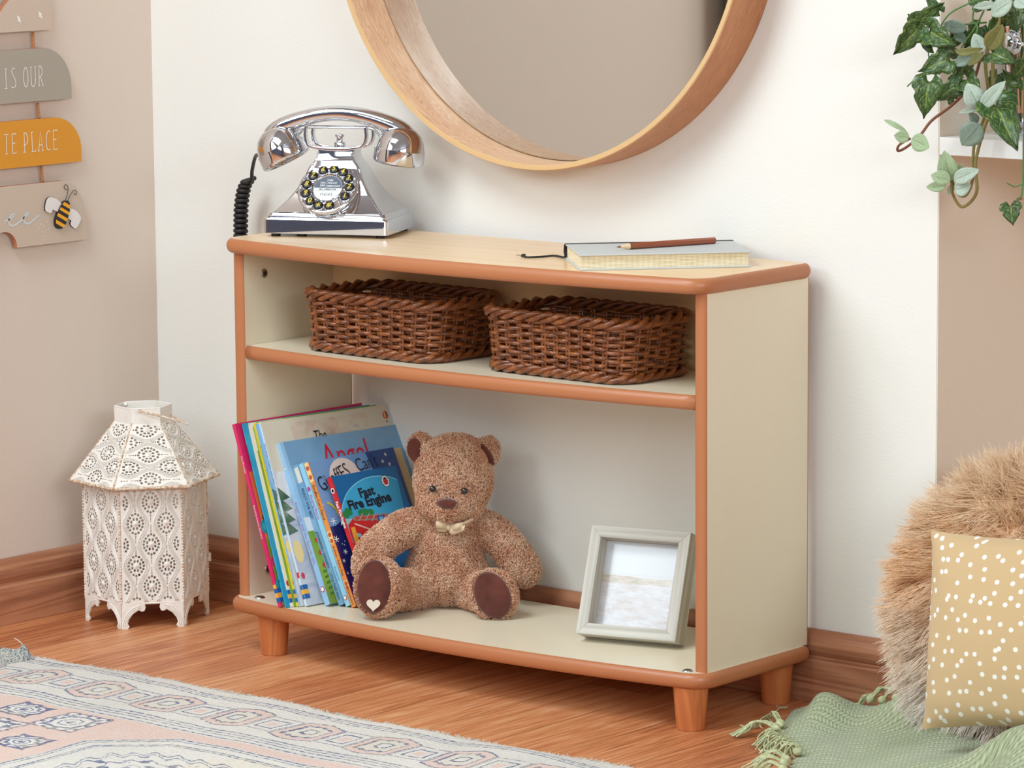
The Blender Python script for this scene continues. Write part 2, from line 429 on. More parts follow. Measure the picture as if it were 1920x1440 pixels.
def side_panel(x0, x1):
    b = MB(); ya, yb = -.236, -.0215; z0, z1 = ZB, .557
    b.box((x0, ya, z0), (x1, yb, z1), 0)
    pr = []                                                # rounded front edge
    for k in range(9):
        a = PI + PI * k / 8; pr.append(((x0 + x1) / 2 + (x1 - x0) / 2 * math.cos(a), ya + .0045 * math.sin(a)))
    b.loft([[(x, y, z0) for x, y in pr], [(x, y, z1) for x, y in pr]], 1, True, False, False)
    b.box((x0, yb, z0), (x1, yb + .0015, z1), 1)
    return b.build('side_panel', [CREAM, EDGE], bc)
side_panel(0, .0183); side_panel(.7965, .8145)
def shelf_outline(ins=0):
    x0, x1 = .0186, .7962; cx = .407; hw = .39
    fy = lambda x: -.2655 + ins + .0285 * ((x - cx) / hw) ** 2
    return [(x1, -.058), (x0, -.058)] + [(x0 + (x1 - x0) * k / 40, fy(x0 + (x1 - x0) * k / 40)) for k in range(41)]
bull_board('middle_shelf', .4085, .4275, [CREAM, EDGE], bc, shelf_outline)
MB().box((.0184, -.056, .4090), (.7964, -.050, .5569)).build('back_panel', MAPLE, bc)
def leg(x, y):
    b = MB(); b.lathe([(.0178, .0005), (.0183, 0.003), (.0228, .0565)], 0, 40, T=Matrix.Translation((x, y, 0)))
    return b.build('leg', BEECH, bc, bevel=.0008)
leg(.0600, -.2330); leg(.7860, -.2330); leg(.7840, -.0475); leg(.0600, -.0475)
def screw(T, m):
    b = MB(); b.lathe([(.0064, 0), (.0064, .0006), (.0052, .0018), (.0015, .0021)], 0, 24, T=T)
    for a in range(3):
        b.box((-.0038, -.0005, .0018), (.0038, .0005, .0023), 1, T @ Matrix.Rotation(a * PI / 3, 4, 'Z'))
    o = b.build('cam_screw', [m, BLACK], bc); return o
q = at(495, 512.5, 'x', .0183); screw(Matrix.Translation(q) @ Matrix.Rotation(PI / 2, 4, 'Y'), DARKSCREW)
q = at(617, 499, 'x', .0183); screw(Matrix.Translation((.0183, q.y, .5500)) @ Matrix.Rotation(PI / 2, 4, 'Y'), DARKSCREW)
q = at(502, 1068, 'x', .0183); screw(Matrix.Translation(q) @ Matrix.Rotation(PI / 2, 4, 'Y'), DARKSCREW)
q = at(487, 1121, 'z', ZB); screw(Matrix.Translation(q) @ Matrix.Scale(1.2, 4), STEEL)
q = at(1293, 1251.5, 'z', ZB); screw(Matrix.Translation((.7885, -.243, ZB)) @ Matrix.Scale(1.1, 4), STEEL)
q = at(1065, 748, 'y', -.25); screw(Matrix.Translation((.60, -.2, .4085)) @ Matrix.Rotation(PI, 4, 'X'), DARKSCREW)

# ------------------------------------------------------------------ round mirror
def ringwood(name, c1, c2, c3):
    m = Mat(name, c1, .45, coat=.1, coords='UV'); X, Y, Z = m.xyz()
    a = m.noise(60, vec=m.vec(X * 1.0, Y * 22), detail=4, rough=.65, dist=.5); b = m.noise(9, vec=m.vec(X * .9, Y * 9), detail=2, dist=1.5)
    r = ((b * 48).sin() * .5 + .5); c = m.noise(3, vec=m.vec(X, Y * 4), detail=2)
    m.color(m.ramp((a * .4 + r * .20 + c * .62 - .10).clamp(), [(.22, c2), (.55, c1), (.8, c3)])); m.bump(a, .0003, .6); return m.m
OAK_IN = ringwood('oak_inside_of_ring', (216, 172, 134), (180, 118, 82), (230, 194, 156))
OAK_OUT = ringwood('oak_outside_of_ring', (190, 128, 84), (160, 98, 60), (204, 144, 100))
PALE = flat((216, 178, 128), .55)
mir = thing('round_mirror', 'large round wall mirror in a deep oak ring frame', 'mirror', (.399, -.0002, 1.0355))
rb = MB(); n = 160; Ro, Ri, D = .3578, .3500, .077
def circ(R, y): return [(R * math.cos(2 * PI * k / n), y, R * math.sin(2 * PI * k / n)) for k in range(n + 1)]
L = 2 * PI * Ro / n
rb.loft([circ(Ro, -.0), circ(Ro, -.075)], 1, True, False, False, uv=(L, .075))
rb.loft([circ(Ro, -.075), circ(Ro - .001, -D), circ(Ri + .001, -D), circ(Ri, -.075)], 2, False, False, False)
rb.loft([circ(Ri, -.075), circ(Ri, 0)], 0, True, False, False, uv=(L, .075))
o = rb.build('ring_frame', [OAK_IN, OAK_OUT, PALE], mir); 
bm = bmesh.new(); bm.from_mesh(o.data); bmesh.ops.remove_doubles(bm, verts=bm.verts, dist=1e-6); bmesh.ops.recalc_face_normals(bm, faces=bm.faces); bm.to_mesh(o.data); bm.free()
MIR = Mat('mirror_silver', (214, 213, 209), .012, 1).m
g = MB(); T = Matrix.Rotation(PI / 2, 4, 'X')
g.lathe([(Ri - .0010, .004), (Ri - .0010, .0095), (Ri - .0022, .010)], 0, 128, False, T); g.build('mirror_glass', MIR, mir)
g = MB(); g.lathe([(Ri, .001), (Ri, .004)], 0, 96, False, T); g.build('backing_board', BLACK, mir)

# ------------------------------------------------------------------ hanging wall sign on the beige wall
XS = XL + .0145                                                  # front face of the boards
SY = Matrix(((0, 0, 1, 0), (1, 0, 0, 0), (0, 1, 0, 0), (0, 0, 0, 1)))      # (u,v,w) -> (y,z,x)
sgn = thing('wall_sign', 'hanging wooden wall sign of four boards on jute rope with a bee', 'sign', (XL, -.30, .70))
def sp(x, y): p = at(x, y, 'x', XS); return (p.y, p.z)
T_s = Matrix.Translation((XS - XL, 0, -.70)) @ Matrix.Translation((0, .30, 0)) @ SY
SIGN_TAUPE = flat((202, 182, 164), .6); SIGN_GREY = flat((166, 156, 142), .6); SIGN_OCHRE = flat((218, 146, 34), .55); PLY = flat((186, 120, 84), .7)
def arc2(c, rx, ry, a0, a1, n=14): return [(c[0] + rx * math.cos(a0 + (a1 - a0) * k / n), c[1] + ry * math.sin(a0 + (a1 - a0) * k / n)) for k in range(n + 1)]
def round_board(br, xr_top, top, left=-.47, notch=None):
    """br: bottom right (y,z); top z; curve starts at y=xr_top"""
    y1, z0 = br; ry = top - z0 - .018; rx = y1 - xr_top
    pts = arc2((xr_top, top - ry), rx, ry, 0, PI / 2)
    pts = [(y1, z0)] + pts + arc2((left + rx, top - ry), rx, ry, PI / 2, PI)
    pts += [(left, z0)]
    if notch:
        (nc, r) = notch; pts += arc2((nc, z0), r, r, PI, 0, 14)
    return pts
b1 = sp(98, 55.5); t1 = sp(70, -60)
pts1 = round_board(b1, b1[0] - .06, b1[1] + .115)
heart_c = (sp(9, -10)[0] - .012, sp(9, -2)[1])
def heart(c, s_, n=40):
    o = []
    for k in range(n):
        t = 2 * PI * k / n; o.append((c[0] + s_ * 16 * math.sin(t) ** 3 / 17, c[1] + s_ * (13 * math.cos(t) - 5 * math.cos(2 * t) - 2 * math.cos(3 * t) - math.cos(4 * t)) / 17))
    return o
def board_with_hole(pts, hole, mat):
    b = MB(); loops = [[Vector((x, y, 0)) for x, y in pts], [Vector((x, y, 0)) for x, y in hole]]
    allp = pts + hole; tri = tessellate_polygon(loops)
    def up(t):
        a, q, c = (allp[k] for k in t)
        return t if (q[0] - a[0]) * (c[1] - a[1]) - (q[1] - a[1]) * (c[0] - a[0]) > 0 else t[::-1]
    b.add([(x, y, 0) for x, y in allp], [up(t) for t in tri], 0, T=T_s); b.add([(x, y, -.009) for x, y in allp], [up(t)[::-1] for t in tri], 0, T=T_s)
    for lp in (pts, hole):
        n = len(lp); b.add([(x, y, -.009) for x, y in lp] + [(x, y, 0) for x, y in lp], [(i, (i + 1) % n, n + (i + 1) % n, n + i) for i in range(n)], 1, T=T_s)
    return b
LETTER = flat((240, 236, 228), .6)
b = board_with_hole(pts1, heart((heart_c[0], heart_c[1] + .012), .036), 0)
for (px, py) in ((35, 36), (75, 28)):                            # two little white bees
    c = sp(px, py)
    for rot, l, w_ in ((PI * .68, .0105, .0028), (PI * .30, .006, .003)):
        b.disc(c[0], c[1], l * .62, w_ * .62, 2, .0003 + .0001 * rot, T_s, 14, rot)
lab(b.build('sign_board', [SIGN_TAUPE, PLY, LETTER], sgn), 'taupe top board with heart cut-out and white bees')
def strokes(b, letters, x, y, h, w_, mat, gapx, lw=.0011):
    G = {'I': [[(.2, 0), (.8, 0)], [(.5, 0), (.5, 1)], [(.2, 1), (.8, 1)]],
         'S': [[(.0, .08), (.35, 0), (.8, .07), (.98, .25), (.7, .5), (.25, .72), (.12, .88), (.4, 1), (.85, .97)]],
         'O': [[(.5 + .5 * math.cos(t * PI / 8), .5 + .5 * math.sin(t * PI / 8)) for t in range(17)]],
         'U': [[(0, 1), (.05, .2), (.3, .01), (.65, .02), (.92, .2), (.95, 1)], [(-.15, 1), (.25, 1)], [(.75, 1), (1.15, 1)]],
         'R': [[(.1, 0), (.12, 1)], [(.0, 1), (.55, 1), (.85, .75), (.6, .52), (.2, .45)], [(.4, .47), (.95, .0)], [(-.08, 0), (.3, 0)], [(.75, 0), (1.1, 0)]],
         'T': [[(.5, 0), (.5, 1)], [(0, 1), (1, 1)], [(.25, 0), (.75, 0)]],
         'E': [[(.15, 0), (.12, 1)], [(.0, 1), (.95, 1), (.93, .93)], [(.15, .52), (.75, .52)], [(-.02, 0), (.95, 0), (.98, .08)]],
         'P': [[(.15, 0), (.12, 1)], [(0, 1), (.6, .97), (.95, .7), (.7, .45), (.2, .36)], [(-.1, 0), (.5, 0)]],
         'L': [[(.2, 1), (.25, 0)], [(-.05, 1), (.5, 1)], [(.05, 0), (1, 0), (1.02, .1)]],
         'A': [[(0, 0), (.5, 1), (1, 0)], [(.18, .3), (.82, .3)], [(-.2, 0), (.25, 0)], [(.75, 0), (1.2, 0)]],
         'C': [[(1, .92), (.7, 1), (.3, .85), (.1, .5), (.25, .12), (.6, 0), (1, .06)]]}
    for ch in letters:
        if ch == ' ': x += gapx * .62; continue
        for st in G[ch]:
            P = [(p[0], p[1]) for p in st]
            if len(P) > 3: P = [(q.x, q.y) for q in bez([(a, c_, 0) for a, c_ in P], 5)]
            b.ribbon([(x + p[0] * w_, y + p[1] * h) for p in P], lw, mat, .0004, T_s)
        x += gapx
def text_board(br_px, curve_px, mat, label, word, lbase, rbase, h):
    br = sp(*br_px); tp = sp(*curve_px); pts = round_board(br, tp[0], tp[1])
    b = MB(); b.prism(pts, -.009, 0, 0, T_s, 1)
    a = sp(*lbase); c = sp(*rbase); nl = sum(.62 if ch == ' ' else 1 for ch in word)
    gx_ = (c[0] - a[0]) / (nl - .38); strokes(b, word, a[0], a[1], h, gx_ * .60, 2, gx_)
    lab(b.build('sign_board', [mat, PLY, LETTER], sgn), label); return pts
text_board((134.5, 184.5), (79, 90), SIGN_GREY, 'grey board lettered IS OUR', 'IS OUR', (7, 166), (81, 160), .0275)
text_board((153, 302.5), (101, 220.5), SIGN_OCHRE, 'ochre board lettered TE PLACE', 'TE PLACE', (8, 289), (108, 279), .0275)
br = sp(165.5, 448.5); tp = sp(116, 339); nr = sp(32.5, 466); pts = round_board(br, tp[0], tp[1], notch=(nr[0] - .0245, .0245))
b = MB(); b.prism(pts, -.009, 0, 0, T_s, 1)
LB = flat((206, 214, 216), .6)
for (px, py) in ((76, 420), (82, 424), (74, 428), (85, 432), (79, 434), (91, 429), (84, 442), (82, 450), (77, 458), (88, 415)):
    c = sp(px, py); b.disc(c[0], c[1], .0007, .0009, 2, .0003, T_s, 8)
P = [sp(x, y) for x, y in ((9, 415), (18, 411), (26, 404), (22, 402), (17, 410), (17, 420), (25, 423), (36, 416), (47, 406), (54, 400), (50, 399), (44, 408), (46, 417), (54, 419), (63, 412), (73, 403))]
b.ribbon([(p.x, p.y) for p in bez([(a, c, 0) for a, c in P], 6)], .0026, 3, .0004, T_s)
lab(b.build('sign_board', [SIGN_TAUPE, PLY, LETTER, LB], sgn), 'taupe bottom board with script lettering and bee')
# the bee: raised body, wings, antennae
BEEY = flat((242, 166, 30), .5); BEEK = flat((34, 30, 30), .5); WING = flat((232, 226, 222), .5)
bc_ = sp(114, 402); u_ = (sp(121, 375)[0] - sp(103, 427)[0], sp(121, 375)[1] - sp(103, 427)[1]); ul = math.hypot(*u_); u_ = (u_[0] / ul, u_[1] / ul); ang = math.atan2(u_[1], u_[0])
Tb = T_s @ Matrix.Translation((bc_[0], bc_[1], 0)) @ Matrix.Rotation(ang, 4, 'Z')
b = MB(); HL = ul / 2
def beew(t): return .0105 * (1 - .15 * t) * math.sqrt(max(0, 1 - abs(t) ** 2.6))  # half width along t in -1..1
cuts = [-1, -.78, -.55, -.3, -.08, .16, .36, .56, .8, 1.0]
for i in range(len(cuts) - 1):
    t0, t1 = cuts[i], cuts[i + 1]; k = 6; pts = []
    for j in range(k + 1): t = t0 + (t1 - t0) * j / k; pts.append((t * HL + .0012 * (1 - (beew(t) / .0105) ** 2) * 0, -beew(t)))
    for j in range(k, -1, -1): t = t0 + (t1 - t0) * j / k; pts.append((t * HL, beew(t)))
    pts = [p for q_, p in enumerate(pts) if q_ == 0 or math.dist(p, pts[q_ - 1]) > 1e-6]
    if math.dist(pts[0], pts[-1]) < 1e-6: pts.pop()
    b.prism(pts, .0005, .0055, 0 if i % 2 == 0 else 1, Tb, 0)
bee = b.build('bee', [BEEK, BEEY], sgn)
def wing(side):
    w_ = MB(); base = (.006, side * .004)
    out = [(0, 0), (-.004, side * .004), (-.0045, side * .010), (-.0045, side * .0105), (-.0085, side * .0115), (-.013 + .004, side * .019), (.000, side * .0215), (.0045, side * .019), (.0065, side * .011), (.005, side * .003)]
    P = [(q.x + base[0], q.y + base[1]) for q in bez([(a * 1.5, c * 1.55, 0) for a, c in out], 4, True)]
    w_.prism(P, .0005, .003, 0, Tb, 1); return w_.build('wing', [WING, BEEK], bee)
wing(1); wing(-1)
for side, px in ((1, [(121.5, 375), (125, 362), (126, 351), (122, 346), (118.5, 350), (121, 355), (125, 355)]), (-1, [(125, 377), (130, 366), (137, 357), (142, 359), (141, 365), (137, 363)])):
    a_ = MB(); P = [sp(*p) for p in px]; a_.tube([tuple(T_s @ Vector((q.x, q.y, .0018))) for q in bez([(p[0], p[1], 0) for p in P], 6)], .00045, 0, 6); a_.build('antenna', BEEK, bee)
ROPE = Mat('jute_rope', (186, 128, 84), .9); ROPE.bump(ROPE.noise(900), .0004); ROPE = ROPE.m
def rope(p0, p1):
    r = MB(); n = 22
    for ph in (0, PI):
        r.tube([tuple(T_s @ Vector((p0[0] + (p1[0] - p0[0]) * k / n + .0011 * math.cos(k * .9 + ph), p0[1] + (p1[1] - p0[1]) * k / n, -.0045 + .0011 * math.sin(k * .9 + ph)))) for k in range(n + 1)], .0015, 0, 6)
    return r.build('rope', ROPE, sgn)
for a, c in (((65.5, 61), (67, 91)), ((74.5, 194), (77, 222)), ((81, 312), (84, 341))):
    p0, p1 = sp(*a), sp(*c); rope(p0, p1); off = -(.47 + p0[0]) - p0[0]
    rope((-.47 - (p0[0] + .19) * 1 + .0, p0[1]), (-.47 - (p1[0] + .19) * 1, p1[1])) if False else rope((p0[0] - .17, p0[1]), (p1[0] - .17, p1[1]))
rope((b1[0] - .055, pts1[10][1] - .01), (b1[0] - .1300, pts1[10][1] + .075)); rope((b1[0] - .205, pts1[10][1] - .01), (b1[0] - .1310, pts1[10][1] + .075))
# ------------------------------------------------------------------ telephone
ph_yaw = math.radians(24.2)
ph = thing('telephone', 'polished chrome push-button telephone in old style with black coiled cord', 'telephone', (.0285, -.208, ZT), ph_yaw)
PW, PD = .1791, .1316
PHM = ph.matrix_basis.copy() if False else Matrix.Translation((.0285, -.208, ZT)) @ Matrix.Rotation(ph_yaw, 4, 'Z')
def rrect(w_, d_, r, z, cx=PW / 2, cy=PD / 2, n=5):
    r = min(r, w_ / 2 - 1e-4, d_ / 2 - 1e-4); o = []
    for (sx, sy, a0) in ((1, 1, 0), (-1, 1, PI / 2), (-1, -1, PI), (1, -1, 1.5 * PI)):
        for k in range(n + 1):
            a = a0 + k / n * PI / 2; o.append((cx + sx * (w_ / 2 - r) + r * math.cos(a), cy + sy * (d_ / 2 - r) + r * math.sin(a), z))
    return o
b = MB()
secs = [(.0050, 0, 0, .006), (.0240, 0, 0, .006), (.0255, .0015, 0, .006), (.0262, .007, 0, .006), (.0290, .008, 0, .006), (.0296, .011, 0, .006), (.0325, .013, 0, .006), (.0335, .017, 0, .006)]
b.loft([rrect(PW - i, PD - i, r, z) for z, i, _, r in secs], 0, False, True, True)
body = b.build('base', CHROME, ph, bevel=.0006, seg=2)
b = MB()
bs = [(.0325, .160, .116), (.040, .143, .101), (.050, .124, .086), (.060, .108, .0745), (.070, .095, .0655), (.080, .0845, .059), (.090, .0760, .054), (.096, .070, .050), (.101, .0605, .045), (.106, .0550, .042), (.1145, .0525, .040)]
b.loft([rrect(w_, d_, .004, z, PW / 2, PD / 2 + .002, 4) for z, w_, d_ in bs], 0, True, True, True)
o = b.build('housing', CHROME, ph); 
es = o.modifiers.new('e', 'EDGE_SPLIT'); es.split_angle = math.radians(32)
for (x, y) in ((.014, .014), (PW - .014, .014), (.014, PD - .014), (PW - .014, PD - .014), (.05, .02)):
    MB().lathe([(.0062, 0), (.0070, .0050)], 0, 16, T=Matrix.Translation((x, y, 0))).build('rubber_foot', BLACK, ph)
# dial leaning back on the front of the housing
tilt = math.radians(41)
Td = Matrix.Translation((PW / 2 - .002, PD / 2 - .0405, .0640)) @ Matrix.Rotation(PI / 2 - tilt, 4, 'X')
DC = flat((22, 20, 22), .3, .4); YEL = flat((236, 206, 70), .5); LBL_W = flat((238, 240, 240), .5); LBL_S = flat((92, 102, 116), .5)
b = MB(); b.lathe([(.0355, -.016), (.0405, -.010), (.0412, -.004), (.0400, -.0030), (.0425, -.0012), (.0430, .0040), (.0418, .0055), (.0398, .0056), (.0388, .0035), (.024, .0028), (.0232, .0050), (.0215, .0058), (.0203, .0048), (.0200, .0030)], 0, 64, T=Td)
dial = b.build('dial', CHROME, ph, bevel=0); es = dial.modifiers.new('e', 'EDGE_SPLIT'); es.split_angle = math.radians(50)
angs = [('5', 84), ('6', 113), ('7', 143), ('8', 172), ('9', 200), ('0', 229), ('*', 256), ('#', 286), ('1', 333), ('2', 2), ('3', 30), ('4', 57)]
for ch, a in angs:
    a = math.radians(a); Tk = Td @ Matrix.Translation((.0312 * math.cos(a), .0312 * math.sin(a), .0034))
    k = MB(); k.lathe([(.0069, 0), (.0069, .0030), (.0062, .0040), (.003, .0048), (.0004, .005)], 0, 24, T=Tk)
    k.lathe([(.0080, -.0002), (.0080, .0012), (.0071, .0012)], 2, 24, T=Tk)
    k.text(ch, .0105 if ch != '*' else .015, 1, Tk, z=.0052, y=-.0037 if ch != '*' else -.0085, align='CENTER', bold=.00012, shear=.15)
    k.disc(.0040, -.0030, .0005, .0005, 1, .0046, Tk, 8)
    k.build('push_button', [DC, YEL, CHROME], dial)
k = MB(); k.lathe([(.0200, .0040), (.0001, .0041)], 0, 40, T=Td, smooth=False)
R = .0196
k.poly([(R * math.cos(t), R * math.sin(t)) for t in [.0 + PI * i / 20 for i in range(21)]], 1, .0043, Td)
k.text('FIRE', .0040, 0, Td, z=.0045, x=-.0020, y=.0115, shear=.2, bold=.00006); k.text('POLICE', .0040, 0, Td, z=.0045, x=-.0020, y=.0068, shear=.2, bold=.00006); k.text('AMBULANCE', .0040, 0, Td, z=.0045, x=-.0025, y=.0020, shear=.2, sx=.82, bold=.00006)
k.text('DIAL', .0040, 0, Td, z=.0045, x=-.0125, y=.0072, sx=.9, shear=.2, bold=.00006); k.text('999', .0048, 0, Td, z=.0045, x=-.0125, y=.0022, shear=.2, bold=.00006)
k.ribbon([(-.0035, .001), (-.0028, .0155)], .0003, 0, .0045, Td)
k.text('100 | OPERATOR', .0034, 2, Td, z=.0045, x=-.0005, y=-.0035, align='CENTER', bold=.0001); k.ribbon([(-.0180, -.0048), (.0180, -.0048)], .0003, 2, .0045, Td)
k.text('next', .0088, 2, Td, z=.0045, x=0, y=-.0130, align='CENTER', sx=1.15, bold=-.0001)
lab(k.build('dial_label', [LBL_W, LBL_S, flat((70, 74, 82), .5)], dial), 'white and slate printed label of the dial')
k = MB(); a = math.radians(309)
k.tube([tuple(Td @ Vector(p)) for p in bez([(.0400 * math.cos(a), .0400 * math.sin(a), .004), (.034 * math.cos(a + .03), .034 * math.sin(a + .03), .0075), (.026 * math.cos(a + .12), .026 * math.sin(a + .12), .0072)], 6)], .0009, 0, 8); k.build('finger_stop', CHROME, dial)
# cradle
cx, cy = PW / 2 + .001, PD / 2 + .002
b = MB()
for yy in (-.016, .016):
    U = bez([(cx - .0430, cy + yy, .148), (cx - .0440, cy + yy, .134), (cx - .0385, cy + yy, .1225), (cx - .022, cy + yy, .1185), (cx, cy + yy, .1175), (cx + .022, cy + yy, .1185), (cx + .0385, cy + yy, .1225), (cx + .0440, cy + yy, .134), (cx + .0430, cy + yy, .148)], 6)
    rings = []
    for i, p in enumerate(U):
        t = (U[min(i + 1, len(U) - 1)] - U[max(i - 1, 0)]).normalized(); nn = Vector((t.z, 0, -t.x)); e = .0036; hw = .0048
        rings.append([tuple(p + nn * e * .5 * s1 + Vector((0, hw * s2, 0))) for s1, s2 in ((1, 1), (1, -1), (-1, -1), (-1, 1))][::1])
    b.loft(rings, 0, True, True, True)
b.box((cx - .026, cy - .017, .1140), (cx + .026, cy + .017, .1200))
b.lathe([(.008, .118), (.008, .126), (.0045, .127), (.0045, .133), (.0065, .134), (.0065, .137), (.001, .138)], 0, 16, T=Matrix.Translation((cx, cy, 0)))
cr_ = b.build('cradle', CHROME, ph, bevel=.0006, seg=2); es = cr_.modifiers.new('e', 'EDGE_SPLIT'); es.split_angle = math.radians(40)
for yy in (-.0115, .0115):
    MB().tube(bez([(cx - .066, cy + yy, .121), (cx - .063, cy + yy, .134), (cx - .052, cy + yy, .1455), (cx - .03, cy + yy, .1468), (cx, cy + yy, .1468), (cx + .03, cy + yy, .1468), (cx + .052, cy + yy, .1455), (cx + .063, cy + yy, .134), (cx + .066, cy + yy, .121)], 6), .0016, 0, 8).build('cradle_rod', CHROME, cr_)
# handset
hs_parent = ph
def hs_ring(x, z, w_, h, tl=0, n=20):
    o = []
    for k in range(n):
        a = 2 * PI * k / n; c, s_ = math.cos(a), math.sin(a)
        y_ = (w_ / 2) * math.copysign(abs(c) ** .75, c); q = (h / 2) * math.copysign(abs(s_) ** .8, s_)
        o.append((x - q * math.sin(tl), cy + y_, z + q * math.cos(tl)))
    return o
b = MB()
arc_ = [(-.1065, .1300, .022, .016, 1.15), (-.1030, .1400, .027, .021, .92), (-.0945, .1495, .030, .0245, .70), (-.081, .1570, .031, .0255, .5), (-.060, .1648, .0305, .024, .33), (-.040, .1705, .0305, .0225, .2), (-.020, .1738, .029, .0215, .1), (0, .1752, .0285, .0215, 0)]
full = arc_ + [(-x, z, w_, h, -t) for x, z, w_, h, t in arc_[:-1][::-1]]
b.loft([hs_ring(cx + x, z - .0085, w_, h, -t * -1) for x, z, w_, h, t in full], 0, True, True, True)
hs = b.build('handset', CHROME, ph, sub=1)
def cup(x, z, tl):
    T = Matrix.Translation((cx + x, cy - .003, z)) @ Matrix.Rotation(tl, 4, 'Y') @ Matrix.Scale(1.13, 4)
    c = MB(); c.lathe([(.0005, .0275), (.008, .0270), (.0165, .0240), (.0235, .0180), (.0282, .0095), (.0302, .0005)], 0, 40, T=T, caps=False)
    c.lathe([(.0302, .0005), (.0312, .0000), (.0312, -.0010)], 0, 40, T=T, caps=False)
    c.lathe([(.0312, -.0010), (.0316, -.0140), (.0305, -.0170), (.0280, -.0185), (.0265, -.0178), (.0255, -.016), (.0005, -.0150)], 0, 40, T=T, caps=False)
    o = c.build('handset_cup', CHROME, hs); es = o.modifiers.new('e', 'EDGE_SPLIT'); es.split_angle = math.radians(50); return T
TcL = cup(-.0850, .1170, -math.radians(27)); TcR = cup(.0880, .1185, math.radians(9))
# cord
PI_ = PHM.inverted()
coil_top = PI_ @ at(461, 322, 'y', -.045); coil_bot = PI_ @ at(451.5, 436, 'y', -.045)
path0 = [TcL @ Vector((-.030, .008, .002)), PI_ @ at(480, 292, 'y', -.10), PI_ @ at(473, 318, 'y', -.07), PI_ @ at(472, 335, 'y', -.055), PI_ @ at(468, 343, 'y', -.048)]
b = MB(); b.tube(bez(path0, 8), .0027, 0, 8)
ctr = bez([PI_ @ at(467, 336, 'y', -.045), PI_ @ at(458, 352, 'y', -.045), PI_ @ at(453, 380, 'y', -.045), PI_ @ at(451.5, 410, 'y', -.045), PI_ @ at(451.5, 445, 'y', -.045), PI_ @ at(452, 458, 'y', -.045)], 60)
n = len(ctr); cp = []; turns = .0; acc = 0
up = Vector((1, 0, 0)); bk = Vector((0, 1, 0))
for i, p in enumerate(ctr):
    if i: acc += (ctr[i] - ctr[i - 1]).length
    a = 2 * PI * acc / .0074; cp.append(p + up * .0078 * math.cos(a) + bk * .0078 * math.sin(a) + Vector((0, 0, .0015 * math.cos(a))))
b.tube(cp, .0034, 0, 8); b.build('coiled_cord', Mat('black_cord', (26, 22, 22), .5).m, ph)

# ------------------------------------------------------------------ notebook, ribbon, pencil
nb = thing('notebook', 'closed pale grey hardback notebook with black ribbon lying on the bookcase top', 'notebook', (.6376, -.2690, ZT), math.radians(47.0))
NW, ND, NH = .2200, .1390, .0205
NG = flat((186, 188, 182), .55); NGT = Mat('grey_cloth_cover', (196, 199, 196), .6); NGT.bump(NGT.noise(900), .0002); NGT = NGT.m
b = MB(); b.box((0, 0, 0), (NW, ND, .0022)); b.box((0, 0, NH - .0022), (NW, ND, NH)); b.build('cover', [NGT], nb, bevel=.0009, seg=2)
b = MB(); sp_ = [(ND - .006, .0), (ND + .001, .002), (ND + .002, NH / 2), (ND + .001, NH - .002), (ND - .006, NH + .0003), (ND - .016, NH + .0003), (ND - .016, NH - .0003), (ND - .007, NH - .0005), (ND - .001, NH - .003), (ND, NH / 2), (ND - .001, .003), (ND - .006, .0007)]
b.loft([[(x, y, max(z, .0001)) for y, z in sp_] for x in (0, NW)], 0, True, True, True); b.build('spine_cloth', flat((58, 48, 46), .7), nb)
PGm = Mat('page_edges', (240, 228, 190), .8); X, Y, Z = PGm.xyz()
l1 = PGm.noise(1600, (.02, .02, 1), 2, .6); l2 = ((X * 900).sin() * .5 + .5) * .08
PGm.color(PGm.ramp((l1 * 1.1 + l2 - .1).clamp(), [(.3, (206, 186, 140)), (.5, (234, 220, 186)), (.72, (244, 236, 214))])); PGm.bump(l1, .0006); PGm = PGm.m
b = MB(); rs = []
for k in range(9):
    z = .0022 + (NH - .0044) * k / 8; q = .0018 * (1 - ((k - 4) / 4) ** 2)
    rs.append([(.0028, .0038 + q * .3, z), (NW - .0028, .0038 + q * .3, z), (NW - .0028, ND - .004, z), (.0028, ND - .004, z)])
b.loft(rs, 0, False, True, True); b.build('pages', PGm, nb)
inv = (Matrix.Translation((.6376, -.2690, ZT)) @ Matrix.Rotation(math.radians(47.0), 4, 'Z')).inverted()
P = [Vector((-.0006, ND - .006, NH - .001)), Vector((-.0014, ND - .006, NH / 2)), Vector((-.0014, ND - .007, .003)), inv @ (at(1040, 479.5, 'z', ZT + .0012)), inv @ at(1015, 481.5, 'z', ZT + .0011), inv @ at(990, 482.5, 'z', ZT + .0011), inv @ at(978, 480, 'z', ZT + .0012)]
b = MB(); b.tube(bez(P, 6), .0016, 0, 6, flat_=.5); q = P[-1]; b.tube([q, q + Vector((.003, 0, .0005)), q + Vector((.005, 0, 0))], .0024, 0, 6); b.tube(bez([q, q + Vector((-.004, .004, .001)), q + Vector((-.006, .009, 0.0002))], 4), .0004, 0, 5)
b.build('ribbon_marker', BLACK, nb)
zp = ZT + NH + .0045
pa, pb = at(1155, 464.5, 'z', zp - .001), at(1340, 450.5, 'z', zp)
d_ = (pb - pa); LP = d_.length; ya = math.atan2(d_.y, d_.x)
pc = thing('pencil', 'short brown hexagonal pencil lying on the grey notebook', 'pencil', (pa.x, pa.y, ZT + NH + .0001), ya)
TX = Matrix.Translation((0, 0, .0042)) @ Matrix.Rotation(PI / 2, 4, 'Y')
b = MB(); b.lathe([(.0042, .020), (.0044, LP)], 0, 6, False, TX); b.build('shaft', flat((146, 74, 46), .3, .5), pc, bevel=.0004)
b = MB(); b.lathe([(.0041, .0195), (.0014, .0065)], 0, 12, True, TX, caps=False); b.build('sharpened_wood', flat((232, 200, 160), .7), pc)
